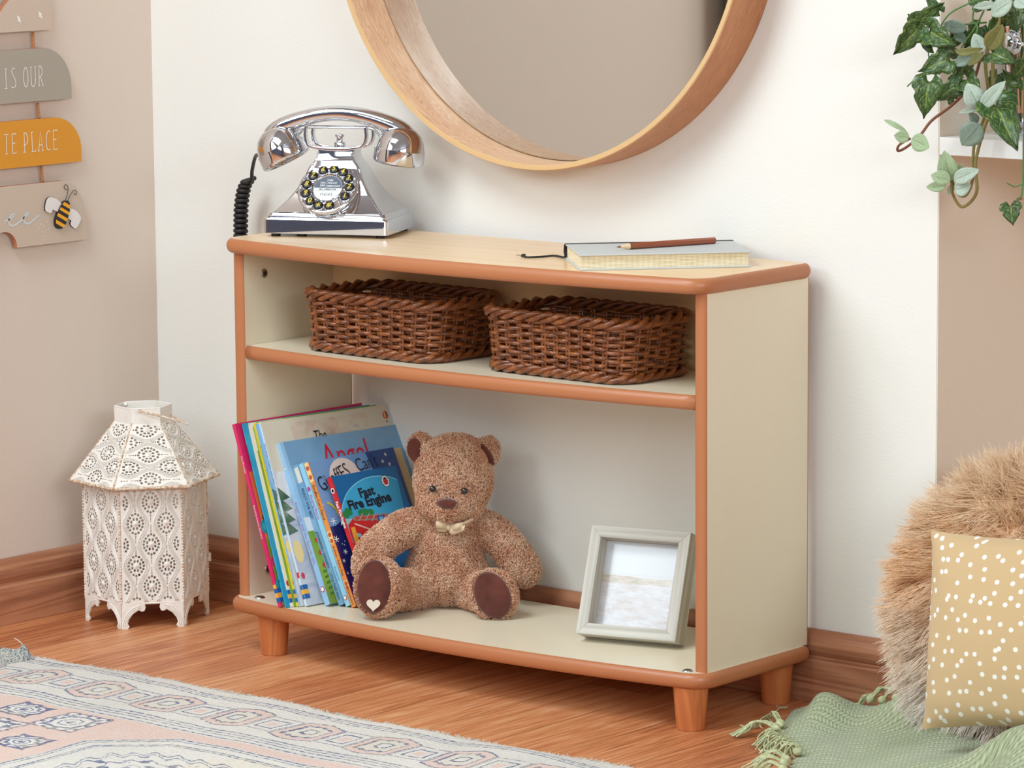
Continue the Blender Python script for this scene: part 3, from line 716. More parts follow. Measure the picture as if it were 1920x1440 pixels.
b = MB(); b.lathe([(.0014, .0065), (.0003, .001)], 0, 10, True, TX); b.build('lead_tip', flat((120, 66, 52), .5), pc)

# ------------------------------------------------------------------ wicker baskets
WK = Mat('willow', (150, 78, 36), .36, coat=.35); WK.color(WK.ramp((WK.noise(90, detail=3) * .7 + WK.noise(600, detail=2) * .4 - .05).clamp(), [(.25, (58, 28, 14)), (.5, (122, 64, 28)), (.75, (172, 102, 50))])); WK.bump(WK.noise(700), .0002); WK = WK.m
def make_basket(Wd, Dp, Hh):
    root = thing('wicker_basket', 'x', 'basket')
    def per(s_, grow=0.0):                                  # rounded-rectangle perimeter, arc-length s_ in 0..1
        w_, d_ = Wd + 2 * grow, Dp + 2 * grow; r = .036 + grow
        segs = [(w_ - 2 * r), PI / 2 * r, (d_ - 2 * r), PI / 2 * r] * 2; L = sum(segs); t = (s_ % 1) * L
        P0 = [(-w_ / 2 + r, -d_ / 2), (w_ / 2, -d_ / 2 + r), (w_ / 2 - r, d_ / 2), (-w_ / 2, d_ / 2 - r)]; D0 = [(1, 0), (0, 1), (-1, 0), (0, -1)]
        for k in range(4):
            a = segs[2 * k]; c = segs[2 * k + 1]
            if t <= a:
                px, py = P0[k]; dx, dy = D0[k]; return (px + dx * t, py + dy * t, dy, -dx)
            t -= a
            if t <= c:
                px, py = P0[k]; dx, dy = D0[k]; ex, ey = px + dx * a, py + dy * a; nx, ny = dy, -dx
                ox, oy = ex - nx * r, ey - ny * r; th = t / r; c_, s2 = math.cos(th), math.sin(th)
                vx, vy = nx * c_ - ny * s2, nx * s2 + ny * c_; return (ox + vx * r, oy + vy * r, vx, vy)
            t -= c
        return per(0, grow)
    ns = 34; b = MB(); rows = 12; z0, z1 = .013, Hh - .014; rnd_ = random.Random(3)
    def flare(z): return -.004 + .008 * z / Hh
    for k in range(ns):                                     # paired stakes
        for dd in (-.0028, .0028):
            s_ = (k + .5) / ns + dd / (2 * (Wd + Dp)); pts = []
            for j in range(5):
                z = .006 + (Hh - .012) * j / 4; x, y, nx, ny = per(s_, flare(z)); pts.append((x, y, z))
            b.tube(pts, .0021, 0, 6)
    for r_ in range(rows):
        z = z0 + (z1 - z0) * r_ / (rows - 1); pts = []; N = ns * 6; rad = []
        for i in range(N):
            s_ = i / N; ph_ = s_ * ns * PI + r_ * PI; off = .0030 * math.cos(ph_); x, y, nx, ny = per(s_, flare(z) + off)
            pts.append((x, y, z + .0010 * math.sin(ph_ * .5 + r_) + rnd_.uniform(-.0003, .0003))); rad.append(.0027 + .0004 * math.cos(ph_))
        b.tube(pts, rad, 0, 6, closed=True)
    o = b.build('woven_sides', WK, root)
    for nm, zc, g, R in (('braided_rim', Hh - .007, .0045, .0054), ('braided_foot', .0072, -.001, .0044)):
        b = MB(); N = 260; tw = 11
        for ph0 in range(3):
            pts = []
            for i in range(N):
                s_ = i / N; a = 2 * PI * tw * s_ + ph0 * 2 * PI / 3; x, y, nx, ny = per(s_, g + R * math.cos(a)); pts.append((x, y, zc + R * .8 * math.sin(a)))
            b.tube(pts, .0038, 0, 7, closed=True)
        b.build(nm, WK, root)
    b = MB(); rr_ = [per(k / 60, -.008)[:2] for k in range(60)]; b.prism(rr_, .004, .0065); 
    for k in range(13):
        x = -Wd / 2 + .02 + (Wd - .04) * k / 12; b.tube([(x, -Dp / 2 + .014, .007), (x, Dp / 2 - .014, .007)], .0028, 0, 6)
    b.build('woven_base', WK, root)
    return root
def copy_thing(root, loc, rotz, label):
    r = root.copy(); C.objects.link(r); r.location = loc; r.rotation_euler = (0, 0, rotz); r['label'] = label
    for ch in list(root.children):
        c = ch.copy(); C.objects.link(c); c.parent = r
    return r
bk1 = make_basket(.242, .142, .085)
bk1.location = (.2320, -.1520, .4278); bk1.rotation_euler = (0, 0, math.radians(-3)); bk1['label'] = 'brown wicker basket at the left end of the middle shelf'; bk1['group'] = 'wicker baskets on the middle shelf'
copy_thing(bk1, (.5560, -.1530, .4278), math.radians(-2), 'brown wicker basket at the right end of the middle shelf, next to the right panel')
# ------------------------------------------------------------------ picture books leaning against the left panel
PAGES = Mat('paper_block', (240, 234, 220), .8); PAGES.bump(PAGES.noise(1500, (.02, .02, 1)), .0003); PAGES = PAGES.m
def art(name, stops, scale=14, rough=.32, detail=3, dist=.6):
    m = Mat(name, stops[0][1], rough, coat=.35); v = m.noise(scale, detail=detail, dist=dist); m.color(m.ramp(v, stops)); return m.m
class Book:
    def __init__(s, label, o, L, W, yaw, lean, t, cov, hard=False):
        yaw, lean = math.radians(yaw), math.radians(lean)
        s.w = Vector((math.sin(yaw), math.cos(yaw), 0)); s.u = math.cos(lean) * Vector((0, 0, 1)) + math.sin(lean) * Vector((-math.cos(yaw), math.sin(yaw), 0))
        s.n = s.w.cross(s.u); s.o = Vector(o); s.L, s.W, s.t = L, W, t
        s.o.z = ZB + .0003 + max(0, 0) + 0 * t
        s.M = frame_matrix(s.o, s.w, s.u, s.n)
        s.root = bpy.data.objects.new('picture_book', None); C.objects.link(s.root); s.root.matrix_world = s.M; s.root.empty_display_size = .02
        tag(s.root, label, 'book', 'picture books on the bottom shelf')
        s.mats = [cov]; s.b = MB(); h = .0020 if hard else .0005; s.hard = hard; e = .003 if hard else .0
        b = s.b
        b.box((0, 0, 0), (W, L, h)); b.box((0, 0, t - h), (W, L, t)); b.box((0, 0, h * .9), (max(h, .0008), L, t - h * .9))
        if hard: b.box((.006, .0005, t - .0001), (.0072, L - .0005, t + .00005))
        MB().box((h + .0002, e + .0004, h), (W - e - .0006, L - e - .0004, t - h)).build('pages', PAGES, s.root)
        s.Sp = Matrix(((0, 0, -1, -.0001), (-1, 0, 0, L), (0, 1, 0, 0), (0, 0, 0, 1)))     # spine text: x runs down the spine, y across it
        s.z = t + .0002; s.k = 0
    def mi(s, m):
        if m not in s.mats: s.mats.append(m)
        return s.mats.index(m)
    def pt(s, x, y):                                  # cover coordinates of a place on the front cover
        p = at_plane(x, y, s.o + s.n * s.t, s.n) - s.o; return (p.dot(s.w), p.dot(s.u))
    def clip(s, pts):
        return [(min(max(x, .0), s.W), min(max(y, 0), s.L)) for x, y in pts]
    def patch(s, pts, m, px=False):
        if px: pts = [s.pt(*p) for p in pts]
        s.k += 1; s.b.poly(s.clip(pts), s.mi(m), s.z + s.k * .00003)
    def rect(s, x0, y0, x1, y1, m): s.patch([(x0, y0), (x1, y0), (x1, y1), (x0, y1)], m)
    def disc(s, x, y, rx, ry, m, px=False, rot=0, n=22):
        if px: x, y = s.pt(x, y)
        s.k += 1; s.b.disc(x, y, rx, ry, s.mi(m), s.z + s.k * .00003, None, n, rot)
    def ctext(s, t, x, y, size, m, px=True, rot=0, **k):
        if px: x, y = s.pt(x, y)
        s.k += 1; s.b.text(t, size, s.mi(m), Matrix.Translation((x, y, s.z + s.k * .00003)) @ Matrix.Rotation(rot, 4, 'Z'), **k)
    def stext(s, t, at_, size, m, y=None, **k):
        s.b.text(t, size, s.mi(m), s.Sp @ Matrix.Translation((at_, (s.t - size * .68) / 2 if y is None else y, .0004)), **k)
    def spatch(s, a, b_, m, y0=0, y1=None):
        y1 = s.t if y1 is None else y1
        s.b.poly([(a, y0), (b_, y0), (b_, y1), (a, y1)], s.mi(m), .0001, s.Sp)
    def sdisc(s, a, r, m, z=.0003, y=None): s.b.disc(a, s.t / 2 if y is None else y, r, min(r, s.t * .45), s.mi(m), z, s.Sp, 16)
    def wrap(s, u0, w_, cols, hgt):                   # striped publisher's band at the foot of spine and cover
        for i, c in enumerate(cols):
            a = u0 + hgt * i; s.spatch(s.L - a - hgt, s.L - a, c); s.rect(0, a, w_, a + hgt, c)
    def done(s):
        o = s.b.build('cover', s.mats, s.root); return o
ST_B = flat((26, 96, 168), .35); ST_Y = flat((240, 178, 60), .35); ST_W = flat((238, 236, 228), .35); WHT = flat((240, 240, 236), .4)
RED = flat((212, 36, 42), .3, .3); PINK = flat((216, 34, 96), .32, .3); ORG = art('orange_art', [(.3, (226, 78, 60)), (.6, (238, 128, 40))], 12)
GRN = art('green_art', [(.3, (150, 160, 40)), (.6, (110, 150, 50)), (.75, (50, 150, 120))], 18); TEAL = flat((40, 150, 160), .35); CYAN = art('cyan_art', [(.3, (24, 140, 184)), (.7, (60, 178, 208))], 20)
DKT = flat((24, 60, 90), .4); LIME = art('lime_art', [(.3, (110, 150, 40)), (.7, (150, 180, 60))], 20); YELLOW = art('yellow_art', [(.3, (240, 216, 50)), (.7, (226, 200, 60))], 20)
PBLUE = art('pale_blue_art', [(.3, (120, 176, 220)), (.7, (160, 200, 230))], 14); IVORY = flat((236, 230, 206), .4); SNOW = art('snow_art', [(.3, (170, 176, 190)), (.5, (206, 208, 212)), (.7, (226, 226, 224))], 26, dist=1.2)
DGREEN = art('fir_art', [(.3, (40, 76, 60)), (.6, (90, 120, 96)), (.8, (200, 206, 200))], 60)
B = Book('thin pink picture book leaning against the left panel, with an orange and green cover', (.1046, -.2697, 0), .259, .249, 2.1, 19.2, .0060, PINK)
B.rect(.003, .0, .249, .095, GRN); B.rect(.003, .095, .249, .135, ORG); B.rect(.003, .135, .249, .19, ORG); B.rect(.003, .19, .249, .259, PINK)
for yy, rr_, mm in ((.112, .011, TEAL), (.112, .006, flat((80, 180, 190), .4)), (.062, .008, flat((214, 60, 100), .4)), (.030, .010, TEAL), (.125, .004, flat((60, 70, 40), .5)), (.012, .004, flat((50, 170, 120), .4))): B.disc(.010, yy, rr_, rr_, mm)
B.stext('The Princess', .045, .0045, WHT, sx=1.1); B.stext('Retold by Susanna Davidson', .115, .0042, WHT); B.wrap(.006, .006, (ST_B, ST_Y, ST_B), .0065); B.spatch(.228, .234, ST_Y); B.done()
B = Book('thin turquoise picture book, second from the left panel', (.1145, -.2666, 0), .260, .236, 5.4, 19.1, .0024, CYAN)
B.rect(.002, 0, .236, .10, flat((22, 148, 198), .3)); B.rect(.002, .08, .236, .15, CYAN); B.stext("The Owl and the Pussycat", .03, .0024, DKT, sx=1.3); B.stext('Gallery', .205, .0024, DKT); B.sdisc(.223, .001, BLACK); B.done()
B = Book('thin ivory picture book between the turquoise one and the green one', (.1176, -.2598, 0), .260, .229, 6.6, 19.4, .0014, IVORY)
B.rect(.002, 0, .229, .26, IVORY); B.wrap(.006, .007, (ST_B, ST_Y, ST_B), .006); B.disc(.004, .033, .0025, .004, RED); B.done()
B = Book('thin green picture book beside the yellow one', (.1194, -.2550, 0), .261, .229, 6.9, 19.8, .0020, LIME)
B.rect(.002, 0, .229, .26, LIME); B.rect(.002, .05, .229, .11, GRN); B.done()
B = Book('thin yellow picture book beside the green one', (.1222, -.2520, 0), .2595, .226, 7.1, 20.1, .0020, YELLOW)
B.rect(.0012, 0, .226, .26, YELLOW); B.stext('Stories', .05, .0022, flat((220, 120, 40), .5), sx=1.4); B.wrap(.006, .007, (ST_B, ST_Y, ST_B), .006); B.disc(.004, .033, .0025, .004, RED); B.done()
B = Book('thin pale blue picture book with fir trees down its edge', (.1250, -.2498, 0), .259, .226, 7.3, 20.3, .0018, PBLUE)
B.rect(.001, 0, .226, .10, SNOW); [B.patch([(.001, .10 + i * .016), (.016, .106 + i * .016), (.001, .119 + i * .016)], DGREEN) for i in range(4)]; B.rect(.001, .17, .226, .26, PBLUE); B.stext('The Twelve Days of Christmas', .03, .0030, DKT, sx=1.5)
B.disc(.008, .085, .007, .009, flat((240, 210, 130), .5)); B.disc(.012, .05, .006, .007, flat((150, 200, 220), .5)); B.done()
TITLEK = flat((26, 28, 40), .5)
B = Book('large cream picture book with a speckled cover titled The, behind the light blue one', (.1305, -.2440, 0), .262, .2365, 7.1, 21.2, .0046, flat((206, 222, 234), .35, .2))
SKY = art('speckled_art', [(.25, (176, 150, 140)), (.42, (208, 188, 170)), (.6, (214, 204, 184)), (.8, (150, 150, 165))], 40, detail=5)
WINT = art('winter_art', [(.25, (150, 162, 184)), (.45, (186, 194, 208)), (.7, (220, 222, 222))], 22, detail=5, dist=1.5)
B.rect(.0005, 0, .232, .165, WINT); B.rect(.0005, .165, .232, .262, flat((214, 206, 188), .35, .2)); B.rect(.05, .19, .19, .255, SKY); B.rect(.0005, .120, .03, .19, SNOW)
[B.patch([(.0005, .10 + i * .016), (.018, .104 + i * .016), (.012, .110 + i * .016), (.0005, .121 + i * .016)], DGREEN) for i in range(4)]; B.disc(.009, .076, .008, .016, flat((236, 214, 150), .5))
B.ctext('The', 590, 827, .021, TITLEK, rot=math.radians(1), sx=.70, bold=.0002, shear=.15)
px = B.pt(722, 778); B.disc(px[0], px[1], .0048, .0062, RED); B.disc(px[0] - .001, px[1], .0016, .0060, ST_Y); B.disc(px[0] + .0022, px[1], .0014, .0054, flat((60, 90, 160), .4)); B.disc(px[0], px[1] - .0095, .0012, .0012, TITLEK)
B.stext('The Snow Queen and other stories', .03, .0042, DKT, sx=1.25); B.wrap(.010, .009, (ST_B, ST_Y, ST_B), .0065); B.spatch(.214, .222, RED); B.disc(.006, .042, .003, .0045, flat((200, 60, 90), .4)); B.done()
AB = art('blue_watercolour', [(.3, (104, 150, 190)), (.6, (130, 172, 206)), (.8, (150, 186, 214))], 9, detail=6)
B = Book('light blue hardback picture book titled Angel in red', (.1506, -.2248, 0), .235, .222, 5.6, 25.0, .0103, flat((150, 194, 228), .32, .3), True)
B.rect(.006, 0, .220, .235, AB); B.rect(.0005, 0, .045, .105, GRN); B.rect(.0005, .02, .05, .11, LIME); B.rect(.0005, .105, .03, .125, flat((214, 226, 234), .4))
for i in range(7): B.disc(.012 + .004 * (i % 3), .055 + .006 * i, .004, .004, flat((200, 60, 50), .4))
for i in range(5): B.patch([(.006, .012 + i * .008), (.03, .02 + i * .008), (.006, .015 + i * .008)], flat((70, 120, 40), .5))
B.ctext('Angel', 611, 880, .052, flat((206, 30, 60), .4), sx=.74, rot=math.radians(0))
B.stext('Angel Lily and the Special Gift', .085, .0075, flat((186, 130, 190), .5), sx=1.0); B.stext('3', .035, .008, WHT); B.sdisc(.212, .0042, flat((206, 50, 60), .4)); B.sdisc(.212, .0030, WHT, .0004); B.done()
B = Book('blue grey hardback picture book with a tan cover, beside the light blue one', (.1654, -.2133, 0), .205, .199, 4.4, 26.0, .0100, flat((122, 166, 198), .32, .3), True)
B.rect(.007, 0, .197, .204, flat((206, 176, 130), .4)); B.spatch(.004, .026, flat((226, 220, 200), .4)); B.stext('READY FOR BED!', .034, .0070, DKT, sx=.85); B.stext('JOHNSON • HANSEN', .098, .0066, DKT, sx=.85); B.stext('LITTLE TIGER PRESS', .158, .0062, DKT, sx=.72); B.done()
B = Book('slim sky blue picture book with pink spine lettering', (.1771, -.2116, 0), .208, .174, 3.6, 25.8, .0086, flat((150, 206, 232), .32, .3))
B.rect(.003, 0, .176, .208, flat((150, 206, 232), .35)); B.sdisc(.037, .0032, flat((196, 60, 150), .4)); B.stext('Sleeping Beauty', .045, .0068, flat((206, 90, 170), .5), sx=.85); B.stext('illustrated by', .150, .0040, flat((40, 110, 150), .5)); B.sdisc(.196, .0034, flat((196, 60, 60), .4)); B.sdisc(.196, .0024, WHT, .0004); B.done()
GB = art('night_blue_art', [(.3, (30, 40, 110)), (.6, (26, 34, 96)), (.8, (40, 70, 140))], 10)
B = Book("orange-spined picture book titled Giraffes Can't, with a moon and stars", (.1869, -.2104, 0), .210, .166, 3.2, 25.5, .0082, flat((238, 148, 66), .32, .3), True)
B.rect(.001, 0, .166, .210, art('moonlight_art', [(.3, (92, 138, 192)), (.6, (122, 160, 206)), (.85, (120, 130, 190))], 7)); B.rect(.001, 0, .166, .115, GB)
B.patch([(.128, .0), (.166, 0), (.166, .21), (.110, .21), (.118, .16)], flat((28, 66, 130), .35, .3)); B.disc(.060, .178, .030, .030, flat((226, 208, 200), .4), n=30)
B.patch([(.012, .115), (.06, .135), (.09, .115), (.09, .10), (.012, .10)], GB)
def star(bk, x, y, r):
    for a in (0, PI / 3, 2 * PI / 3): bk.k += 1; bk.b.ribbon([(x - r * math.cos(a), y - r * math.sin(a)), (x + r * math.cos(a), y + r * math.sin(a))], r * .22, bk.mi(WHT), bk.z + bk.k * .00003)
for sx_, sy_, r_ in ((722, 852, .0028), (717, 865, .003), (730, 870, .003), (625, 977, .0055), (630, 1011, .005), (641, 1020, .0012), (646, 1015, .0012), (645, 1022, .0012), (647, 1035, .0040), (644, 1052, .003), (651, 1075, .002), (605, 948, .0016), (741, 902, .003)):
    p = B.pt(sx_, sy_); star(B, p[0], p[1], r_)
B.ctext('GiraffES', 603, 923, .030, TITLEK, rot=math.radians(14), bold=-.0002, sx=.68); B.ctext("Can't", 670, 885, .027, TITLEK, rot=math.radians(5), sx=.75, bold=-.0002)
B.k += 1; P = [B.pt(*q) for q in ((612, 943), (617, 945), (622, 949), (628, 954), (632, 962), (636, 968))]; B.b.ribbon(P, .0035, B.mi(flat((214, 190, 70), .4)), B.z + B.k * .00003)
SPOT = flat((200, 84, 40), .4)
B.spatch(0, .028, flat((246, 206, 140), .4)); B.spatch(.100, .118, flat((246, 206, 140), .4)); B.spatch(.172, .184, flat((246, 206, 140), .4))
for a in (.008, .021, .105, .114, .176, .182): B.sdisc(a, .0032, SPOT)
B.stext("Giraffes Can't Dance", .032, .0068, TITLEK, sx=.9); B.stext('Andreae • Parker-Rees', .121, .0052, TITLEK, sx=.9); B.stext('ORCHARD BOOKS', .186, .0042, TITLEK, sx=.6); B.done()
B = Book('small blue board book titled Fast Fire Engine with a red spine', (.2107, -.1965, 0), .190, .126, 3.5, 26.7, .0080, RED, True)
FB = art('cyan_sky_art', [(.3, (30, 150, 200)), (.7, (70, 176, 214))], 8); FD = flat((6, 100, 160), .3, .3)
B.rect(.002, 0, .126, .190, FD)
arc_pts = [B.pt(*q) for q in ((640, 985), (641, 955), (648, 930), (662, 911), (682, 898), (704, 893), (728, 894), (745, 899), (758, 955), (700, 1040), (650, 1020))]; B.patch(arc_pts, FB)
P = [B.pt(*q) for q in ((640, 985), (641, 955), (648, 930), (662, 911), (682, 898), (704, 893), (728, 894), (744, 899))]; P = [(q.x, q.y) for q in bez([(a, c, 0) for a, c in P], 5)]
B.k += 1; B.b.ribbon(P, .0016, B.mi(flat((120, 200, 226), .3)), B.z + B.k * .00003)
px = B.pt(722.5, 902); B.disc(px[0], px[1], .0078, .0088, TITLEK); B.disc(px[0], px[1], .0070, .0080, WHT); B.disc(px[0], px[1] - .0003, .0042, .0052, RED); B.disc(px[0], px[1] + .0040, .0022, .0018, TITLEK)
for s2 in (-1, 1):
    for dy in (-.003, 0, .003): B.k += 1; B.b.ribbon([(px[0], px[1] + dy), (px[0] + s2 * .0058, px[1] + dy * 1.3)], .0006, B.mi(TITLEK), B.z + B.k * .00003)
B.ctext('Fast', 675, 933, .0185, TITLEK, bold=.0007, sx=1.0, rot=math.radians(2)); B.ctext('Fire Engine', 655, 957, .0190, TITLEK, bold=.0008, sx=.98, rot=math.radians(2))
TG = flat((40, 130, 70), .4)
for q in ((648, 965, .006), (655, 961, .005), (651, 958, .005), (677, 962, .006), (684, 959, .005), (695, 960, .005), (690, 962, .006)): B.disc(q[0], q[1], q[2], q[2] * .9, TG, px=True)
B.patch([(640, 975), (700, 968), (760, 965), (760, 1000), (645, 1000)], flat((150, 196, 190), .4), px=True)
B.patch([(652, 985), (664, 968), (736, 964), (748, 975), (742, 1000), (700, 1040), (668, 1030), (655, 1000)], RED, px=True)
B.patch([(660, 970), (724, 962), (728, 974), (664, 977)], flat((150, 130, 116), .4), px=True); B.patch([(664, 971), (720, 965), (722, 970), (667, 975)], flat((206, 60, 50), .4), px=True)
for x in (678, 690, 702, 713): B.patch([(x, 963), (x + 2.5, 963), (x - 4, 977), (x - 7, 977)], flat((170, 150, 136), .4), px=True)
B.patch([(706, 968), (719, 965), (722, 976), (709, 979)], flat((40, 70, 150), .4), px=True); B.patch([(709, 970), (717, 968), (719, 974), (711, 976)], flat((120, 180, 216), .4), px=True)
B.patch([(668, 1000), (676, 1001), (678, 1008), (670, 1007)], flat((150, 190, 206), .4), px=True); B.patch([(657, 990), (664, 988), (676, 1025), (668, 1030)], flat((236, 170, 60), .4), px=True)
B.patch([(664, 981), (700, 994), (699, 996), (664, 984)], flat((240, 200, 180), .4), px=True)
B.sdisc(.019, .0040, WHT); B.sdisc(.019, .0024, BLACK, .0004); B.stext('Fast Fire Engine', .035, .0068, WHT, bold=.0002, sx=.9); B.done()

# ------------------------------------------------------------------ leaning photo frame
FWm = wood('driftwood_frame', (200, 196, 186), (158, 150, 138), 'x', 160, 10, .6, 0, (222, 218, 208), bump=.0003, coords='UV')
f_yaw, f_lean = math.radians(14.6), math.radians(21.6)
fr_ = Vector((math.cos(f_yaw), math.sin(f_yaw), 0)); fb = Vector((-math.sin(f_yaw), math.cos(f_yaw), 0))
fu = math.cos(f_lean) * Vector((0, 0, 1)) + math.sin(f_lean) * fb; fn = math.cos(f_lean) * -fb + math.sin(f_lean) * Vector((0, 0, 1))
FWd, FH, FD_ = .1407, .1451, .0330
fo = Vector((.5610, -.1660, ZB + .0002))
fr = bpy.data.objects.new('photo_frame', None); C.objects.link(fr); fr.matrix_world = frame_matrix(fo, fr_, fu, fn); fr.empty_display_size = .02
tag(fr, 'weathered grey wooden box photo frame with a pale beach picture, by the right panel', 'photo frame')
b = MB(); m_ = .0150
def mitre(p, n_):                                              # one frame side as a solid with UVs along it
    (a0, a1, c0, c1) = p
    q = [a0, a1, c1, c0]; L_ = math.dist(a0, a1)
    zs = [0, FD_]
    v = [(x, y, z) for z in zs for x, y in q]
    fs = [(4, 5, 6, 7), (3, 2, 1, 0), (0, 1, 5, 4), (2, 3, 7, 6), (1, 2, 6, 5), (3, 0, 4, 7)]
    du = n_ * .37
    u = {0: (0 + du, 0), 1: (L_ + du, 0), 2: (L_ - m_ + du, m_), 3: (m_ + du, m_), 4: (0 + du, .04), 5: (L_ + du, .04), 6: (L_ - m_ + du, .055), 7: (m_ + du, .055)}
    uvs = [[(0 + du, .08), (L_ + du, .08), (L_ - m_ + du, .08 + m_), (m_ + du, .08 + m_)]] + [[u[k] for k in f] for f in fs[1:]]
    b.add(v, fs, 0, uvs=uvs)
o1, o2, o3, o4 = (0, 0), (FWd, 0), (FWd, FH), (0, FH); i1, i2, i3, i4 = (m_, m_), (FWd - m_, m_), (FWd - m_, FH - m_), (m_, FH - m_)
for n_, p in enumerate(((o1, o2, i1, i2), (o2, o3, i2, i3), (o3, o4, i3, i4), (o4, o1, i4, i1))): mitre(p, n_)
b.build('box_moulding', FWm, fr, bevel=.0004, seg=1)
PM = Mat('beach_print', (226, 228, 232), .35, coat=.6); X, Y, Z = PM.xyz()
n1 = PM.noise(60, (1, 3.5, 1), 5, .65, .5); n2 = PM.noise(16, (1, 2.2, 1), 4, .6, 1.0); v_ = Y / FH
sky = PM.mix(((v_ - .55) / .4).clamp(), (200, 200, 202), (214, 217, 222))
sand = PM.ramp((n1 * .6 + n2 * .5 - .05).clamp(), [(.3, (180, 160, 148)), (.48, (194, 188, 188)), (.62, (206, 205, 208)), (.8, (218, 214, 212))])
dune = PM.ramp((n1 * .8 + n2 * .3).clamp(), [(.35, (150, 148, 126)), (.5, (184, 168, 150)), (.7, (204, 198, 192))])
hor = v_ + (n2 - .5) * .05
PM.color(PM.mix(hor.gt(.585), PM.mix(hor.gt(.515), sand, dune), PM.mix((v_ - .60).abs().lt(.006) * .4, sky, (190, 190, 192))))
MB().box((m_ * .6, m_ * .6, .007), (FWd - m_ * .6, FH - m_ * .6, .0085)).build('beach_print', PM.m, fr)
MB().box((m_ * .5, m_ * .5, .001), (FWd - m_ * .5, FH - m_ * .5, .0065)).build('back_board', flat((60, 50, 44), .8), fr)
sb = MB(); sb.box((FWd / 2 - .02, .02, -.0015), (FWd / 2 + .02, FH - .02, .001)); sb.build('easel_back', flat((60, 50, 44), .8), fr)
# strut from the back to the shelf
hinge = Vector((FWd / 2, FH * .72, -.001)); Mi = fr.matrix_world.inverted(); hw_ = fr.matrix_world @ hinge
foot = Mi @ Vector((hw_.x + fb.x * .012, hw_.y + fb.y * .012, ZB + .0005)); sb = MB(); sb.tube([hinge, foot], .006, 0, 4, False, flat_=.15, up=(1, 0, 0)); sb.build('easel_strut', flat((60, 50, 44), .8), fr)
# ------------------------------------------------------------------ teddy bear
TO = at(835, 1134, 'z', ZB); TO.z = ZB
TR = Vector((.7667, .6420, 0)); TF = Vector((-.6420, .7667, 0)); TZ = Vector((0, 0, 1))
tb = bpy.data.objects.new('teddy_bear', None); C.objects.link(tb); tb.matrix_world = frame_matrix(TO, TR, TF, TZ); tb.empty_display_size = .02
tag(tb, 'sitting curly light brown teddy bear with dark brown foot pads and cream ribbon bow', 'teddy bear')
def TP(x, y, d=0.0):                                   # bear coordinates of a place at depth d behind the bear's own plane
    p = at_plane(x, y, TO + TF * d, TF) - TO; return Vector((p.dot(TR), p.dot(TF), p.z))
SC = 1 / 1415
def ball(b, c, r, n=16, T=None):
    rings = []
    for i in range(n + 1):
        a = -PI / 2 + PI * i / n; rr = max(math.cos(a), .001)
        rings.append([(c[0] + r[0] * rr * math.cos(2 * PI * k / (2 * n)), c[1] + r[1] * rr * math.sin(2 * PI * k / (2 * n)), c[2] + r[2] * math.sin(a)) for k in range(2 * n)])
    b.loft(rings, 0, True, True, True, T)
def limb(b, pts, rads, k=4):
    P = bez(pts, k); R = []
    for i in range(len(pts) - 1):
        for j in range(k): R.append(rads[i] + (rads[i + 1] - rads[i]) * j / k)
    R.append(rads[-1])
    for p, r in zip(P, R): ball(b, p, (r, r, r), 8)
b = MB()
ball(b, (TP(838, 1085).x, .002, .046), (.0535, .0500, .0460)); ball(b, (TP(838, 1050).x, .002, .075), (.0470, .0420, .050)); ball(b, (TP(842, 1005).x, .002, .104), (.0405, .036, .036))
hc = TP(850, 900, -.004); ball(b, hc, (.0515, .0465, .0500)); ball(b, TP(852, 872, 0), (.0490, .043, .040)); ball(b, TP(846, 938, -.012), (.045, .040, .032))
ball(b, TP(838, 956, -.040), (.0225, .020, .0155))
# ears
def ear(px, py, rx, rz, rot, d=.004):
    c = TP(px, py, d); T = Matrix.Translation(c) @ Matrix.Rotation(rot, 4, 'Y'); ball(b, (0, 0, 0), (rx, .0095, rz), 10, T)
ear(790, 842, .0165, .0210, -.25); ear(911, 849, .0170, .0215, .35)
# arms
limb(b, [TP(795, 985, .0), TP(762, 990, -.012), TP(725, 1012, -.030), TP(697, 1040, -.044), TP(690, 1064, -.05)], [.022, .0225, .0215, .0215, .019])
limb(b, [TP(893, 985, .0), TP(925, 1000, .0), TP(955, 1030, -.006), TP(975, 1060, -.012), TP(983, 1070, -.014)], [.021, .0225, .0225, .0225, .0205])
# legs
limb(b, [TP(790, 1104, -.01), TP(755, 1106, -.045), TP(728, 1104, -.080)], [.026, .0255, .026])
limb(b, [TP(880, 1108, -.01), TP(900, 1110, -.045), TP(918, 1113, -.078)], [.026, .0245, .024])
def foot(px, py, d, rx, rz, rot, th=.020):
    c = TP(px, py, d); T = Matrix.Translation(c) @ Matrix.Rotation(rot, 4, 'Y'); ball(b, (0, 0, 0), (rx, th, rz), 12, T); return c
fl_d, fr_d = -.098, -.094
FLc = foot(711, 1101, fl_d, .0310, .0390, .06); FRc = foot(926, 1116, fr_d, .0300, .0335, -.38)
tmp = b.build('tmp', BLACK); rm = tmp.modifiers.new('r', 'REMESH'); rm.mode = 'VOXEL'; rm.voxel_size = .0028; rm.use_smooth_shade = True
sm = tmp.modifiers.new('s', 'SMOOTH'); sm.iterations = 6; sm.factor = .6
dg = bpy.context.evaluated_depsgraph_get(); ev = tmp.evaluated_get(dg); me = bpy.data.meshes.new_from_object(ev); bpy.data.objects.remove(tmp)
FUR = Mat('bear_plush', (196, 156, 130), .95, spec=.15, sheen=.3); FUR.color(FUR.ramp(FUR.noise(260, detail=2), [(.3, (176, 122, 94)), (.7, (206, 154, 124))])); FUR = FUR.m
STR = Mat('bear_curls', (206, 164, 136), .85, spec=.25); STR.color(STR.ramp(STR.noise(500, detail=1) * .6 + STR.noise(35, detail=2) * .4, [(.36, (204, 144, 110)), (.5, (230, 178, 144)), (.62, (252, 220, 192))])); STR = STR.m
